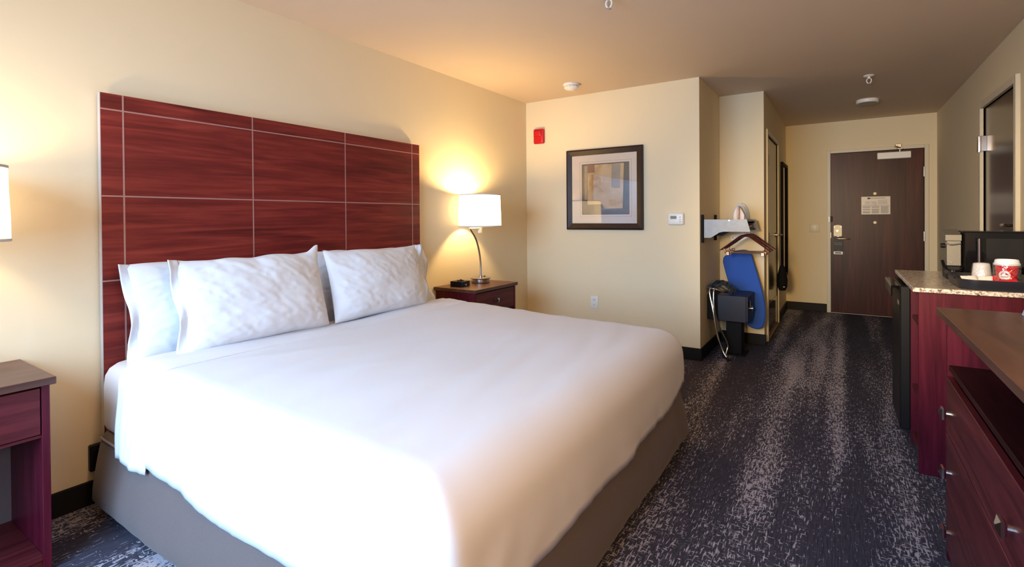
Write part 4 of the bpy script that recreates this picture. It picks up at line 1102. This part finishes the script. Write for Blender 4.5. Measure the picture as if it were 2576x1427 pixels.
# folded luggage rack hanging over the safe
t = thing('luggage_rack', 'folded chrome luggage rack with dark straps slung over the safe', 'luggage rack', (1.87, 4.56, 0))
def leg(pts): 
    bm = B(); tube(bm, arc_pts(pts, 8), .0085, 12); obj('leg', bm, M['chrome'], t, True)
leg([(1.800, 4.605, .610), (1.798, 4.585, .565), (1.835, 4.56, .40), (1.868, 4.545, .22), (1.915, 4.535, .08), (1.955, 4.520, .022)])
leg([(1.838, 4.600, .605), (1.833, 4.580, .56), (1.845, 4.57, .40), (1.88, 4.60, .26), (1.935, 4.635, .12), (1.930, 4.620, .05), (1.925, 4.60, .018)])
leg([(1.788, 4.615, .598), (1.84, 4.612, .600), (1.90, 4.640, .575), (1.97, 4.72, .566)])
for p, q in (((1.945, 4.525, .026), (1.975, 4.508, .008)), ((1.925, 4.602, .024), (1.905, 4.60, .008))):
    bm = B(); tube(bm, [p, q], .013, 12); obj('foot_cap', bm, M['black'], t, True)
def strap(pts, w_=.03):
    bm = B(); P = arc_pts(pts, 8); L_ = []
    for i, p in enumerate(P):
        d_ = (P[min(i + 1, len(P) - 1)] - P[max(i - 1, 0)]).normalized(); s_ = d_.cross(Vector((0, 0, 1))); s_ = s_.normalized() if s_.length > .05 else Vector((0, 1, 0))
        s_ = (s_ + Vector((0, 0, .35 * math.sin(i * .4)))).normalized()
        L_.append((bm.verts.new(p - s_ * w_), bm.verts.new(p + Vector((0, 0, .003))), bm.verts.new(p + s_ * w_)))
    for a, b in zip(L_, L_[1:]):
        for k in (0, 1): bm.faces.new((a[k], a[k + 1], b[k + 1], b[k]))
    o = obj('strap', bm, M['strap'], t, True); sm = o.modifiers.new('thick', 'SOLIDIFY'); sm.thickness = .004
strap([(1.782, 4.62, .60), (1.80, 4.64, .637), (1.86, 4.66, .668), (1.92, 4.68, .662), (1.97, 4.70, .62), (1.985, 4.71, .577)])
strap([(1.79, 4.70, .56), (1.80, 4.66, .63), (1.85, 4.64, .672), (1.90, 4.645, .66), (1.95, 4.65, .61), (1.96, 4.655, .57)], .034)
strap([(1.82, 4.64, .575), (1.85, 4.635, .62), (1.90, 4.64, .64), (1.96, 4.66, .615), (1.99, 4.67, .573)], .03)
strap([(1.80, 4.66, .598), (1.84, 4.69, .64), (1.90, 4.71, .65), (1.95, 4.73, .625), (1.985, 4.74, .58)])
strap([(1.785, 4.63, .60), (1.83, 4.65, .628), (1.88, 4.655, .615), (1.93, 4.66, .588), (1.97, 4.665, .572)], .018)
strap([(1.80, 4.69, .585), (1.85, 4.70, .65), (1.91, 4.70, .635), (1.95, 4.69, .60), (1.93, 4.67, .575)], .02)
strap([(1.84, 4.64, .578), (1.87, 4.65, .645), (1.92, 4.655, .64), (1.96, 4.68, .605), (1.975, 4.695, .572)], .018)

# ------------------------------------------------------------------ corridor things
t = thing('wall_mirror', 'tall narrow black framed mirror on corridor wall past the door', 'mirror', (XC, 7.09, .47))
my0, my1, mz0, mz1 = 6.80, 7.40, .47, 1.905
bm = B(); w = .035
box(bm, XC, XC + .03, my0, my0 + w, mz0, mz1, bev=.003); box(bm, XC, XC + .03, my1 - w, my1, mz0, mz1, bev=.003); box(bm, XC, XC + .03, my0 + w, my1 - w, mz0, mz0 + w, bev=.003); box(bm, XC, XC + .03, my0 + w, my1 - w, mz1 - w, mz1, bev=.003)
obj('frame', bm, M['matte_black'], t)
part('mirror_glass', M['mirror'], t, (XC + .004, XC + .012, my0 + w - .002, my1 - w + .002, mz0 + w - .002, mz1 - w + .002))
t = thing('dryer_bag', 'black cloth bag hanging from the corridor door handle', 'bag', (2.222, 6.27, .40))
bm = B(); P = [(.002, .0), (.034, .008), (.050, .05), (.052, .12), (.044, .20), (.028, .26), (.012, .30), (.008, .315)]
lathe(bm, [(0, 0)] + P[1:] + [(0, .318)], 2.222, 6.27, 28, sx=1., sy=1.7, cz=.400)
for v in bm.verts: v.co += Vector((v.co.x - 2.222, v.co.y - 6.27, 0)) * .10 * N(Vector((v.co.x * 30, v.co.y * 30, v.co.z * 6)))
obj('pouch', bm, M['bagcloth'], t, True)
bm = B()
for s_ in (-1, 1): tube(bm, arc_pts([(2.222, 6.27 + s_ * .01, .71), (2.222, 6.27 + s_ * .016, .86), (2.217, 6.27 + s_ * .012, 1.005), (2.212, 6.27 + s_ * .002, 1.030)], 6), .006, 8)
obj('drawstring', bm, M['bagcloth'], t, True)
part('care_label', M['white_plastic'], t, (2.24, 2.256, 6.175, 6.19, .452, .458))

# ------------------------------------------------------------------ light
def area(name, loc, rot, sx, sy, e, col):
    l = bpy.data.lights.new(name, 'AREA'); l.shape = 'RECTANGLE'; l.size = sx; l.size_y = sy; l.energy = e; l.color = col
    o = bpy.data.objects.new(name, l); COL.objects.link(o); o.location = loc; o.rotation_euler = rot; return o
wl = area('window_daylight', ((W0 + W1) / 2, YW - .20, (WZ0 + WZ1) / 2 + .15), (R_(68), 0, 0), W1 - W0, WZ1 - WZ0, 128, (.44, .69, 1.0))
wl.data.spread = R_(125)
def point(name, loc, e, col, r=.12):
    l = bpy.data.lights.new(name, 'POINT'); l.energy = e; l.color = col; l.shadow_soft_size = r
    o = bpy.data.objects.new(name, l); COL.objects.link(o); o.location = loc; return o
l = bpy.data.lights.new('corridor_fill_spot', 'SPOT'); l.energy = 900; l.color = (1, .68, .30); l.spot_size = R_(34); l.spot_blend = 1.; l.shadow_soft_size = .2  # added fill: unseen warm spot that brightens the corridor
o = bpy.data.objects.new('corridor_fill_spot', l); COL.objects.link(o); o.location = (2.40, -.85, 1.55)
o.rotation_euler = (Vector((3.2, 7., .95)) - Vector(o.location)).to_track_quat('-Z', 'Y').to_euler()
point('warm_fill_point', (3.35, .45, 1.5), 50, (1, .64, .36), .15)  # added fill: unseen warm point that lights the bed's foot side
w = bpy.data.worlds.new('sky'); bpy.context.scene.world = w; w.use_nodes = True
nt = w.node_tree; bg = nt.nodes['Background']
sky = nt.nodes.new('ShaderNodeTexSky'); sky.sky_type = 'HOSEK_WILKIE' if 'HOSEK_WILKIE' in [i.identifier for i in sky.bl_rna.properties['sky_type'].enum_items] else sky.sky_type
nt.links.new(sky.outputs[0], bg.inputs[0]); bg.inputs[1].default_value = .6
sc = bpy.context.scene
sc.view_settings.view_transform = 'Standard'; sc.view_settings.look = 'None'; sc.view_settings.exposure = 0.0; sc.view_settings.gamma = 1.0
sc.cycles.max_bounces = 10; sc.cycles.diffuse_bounces = 6; sc.cycles.transparent_max_bounces = 12
sc.cycles.use_denoising = True; sc.cycles.sample_clamp_indirect = 6
sc.cycles.caustics_reflective = False; sc.cycles.caustics_refractive = False
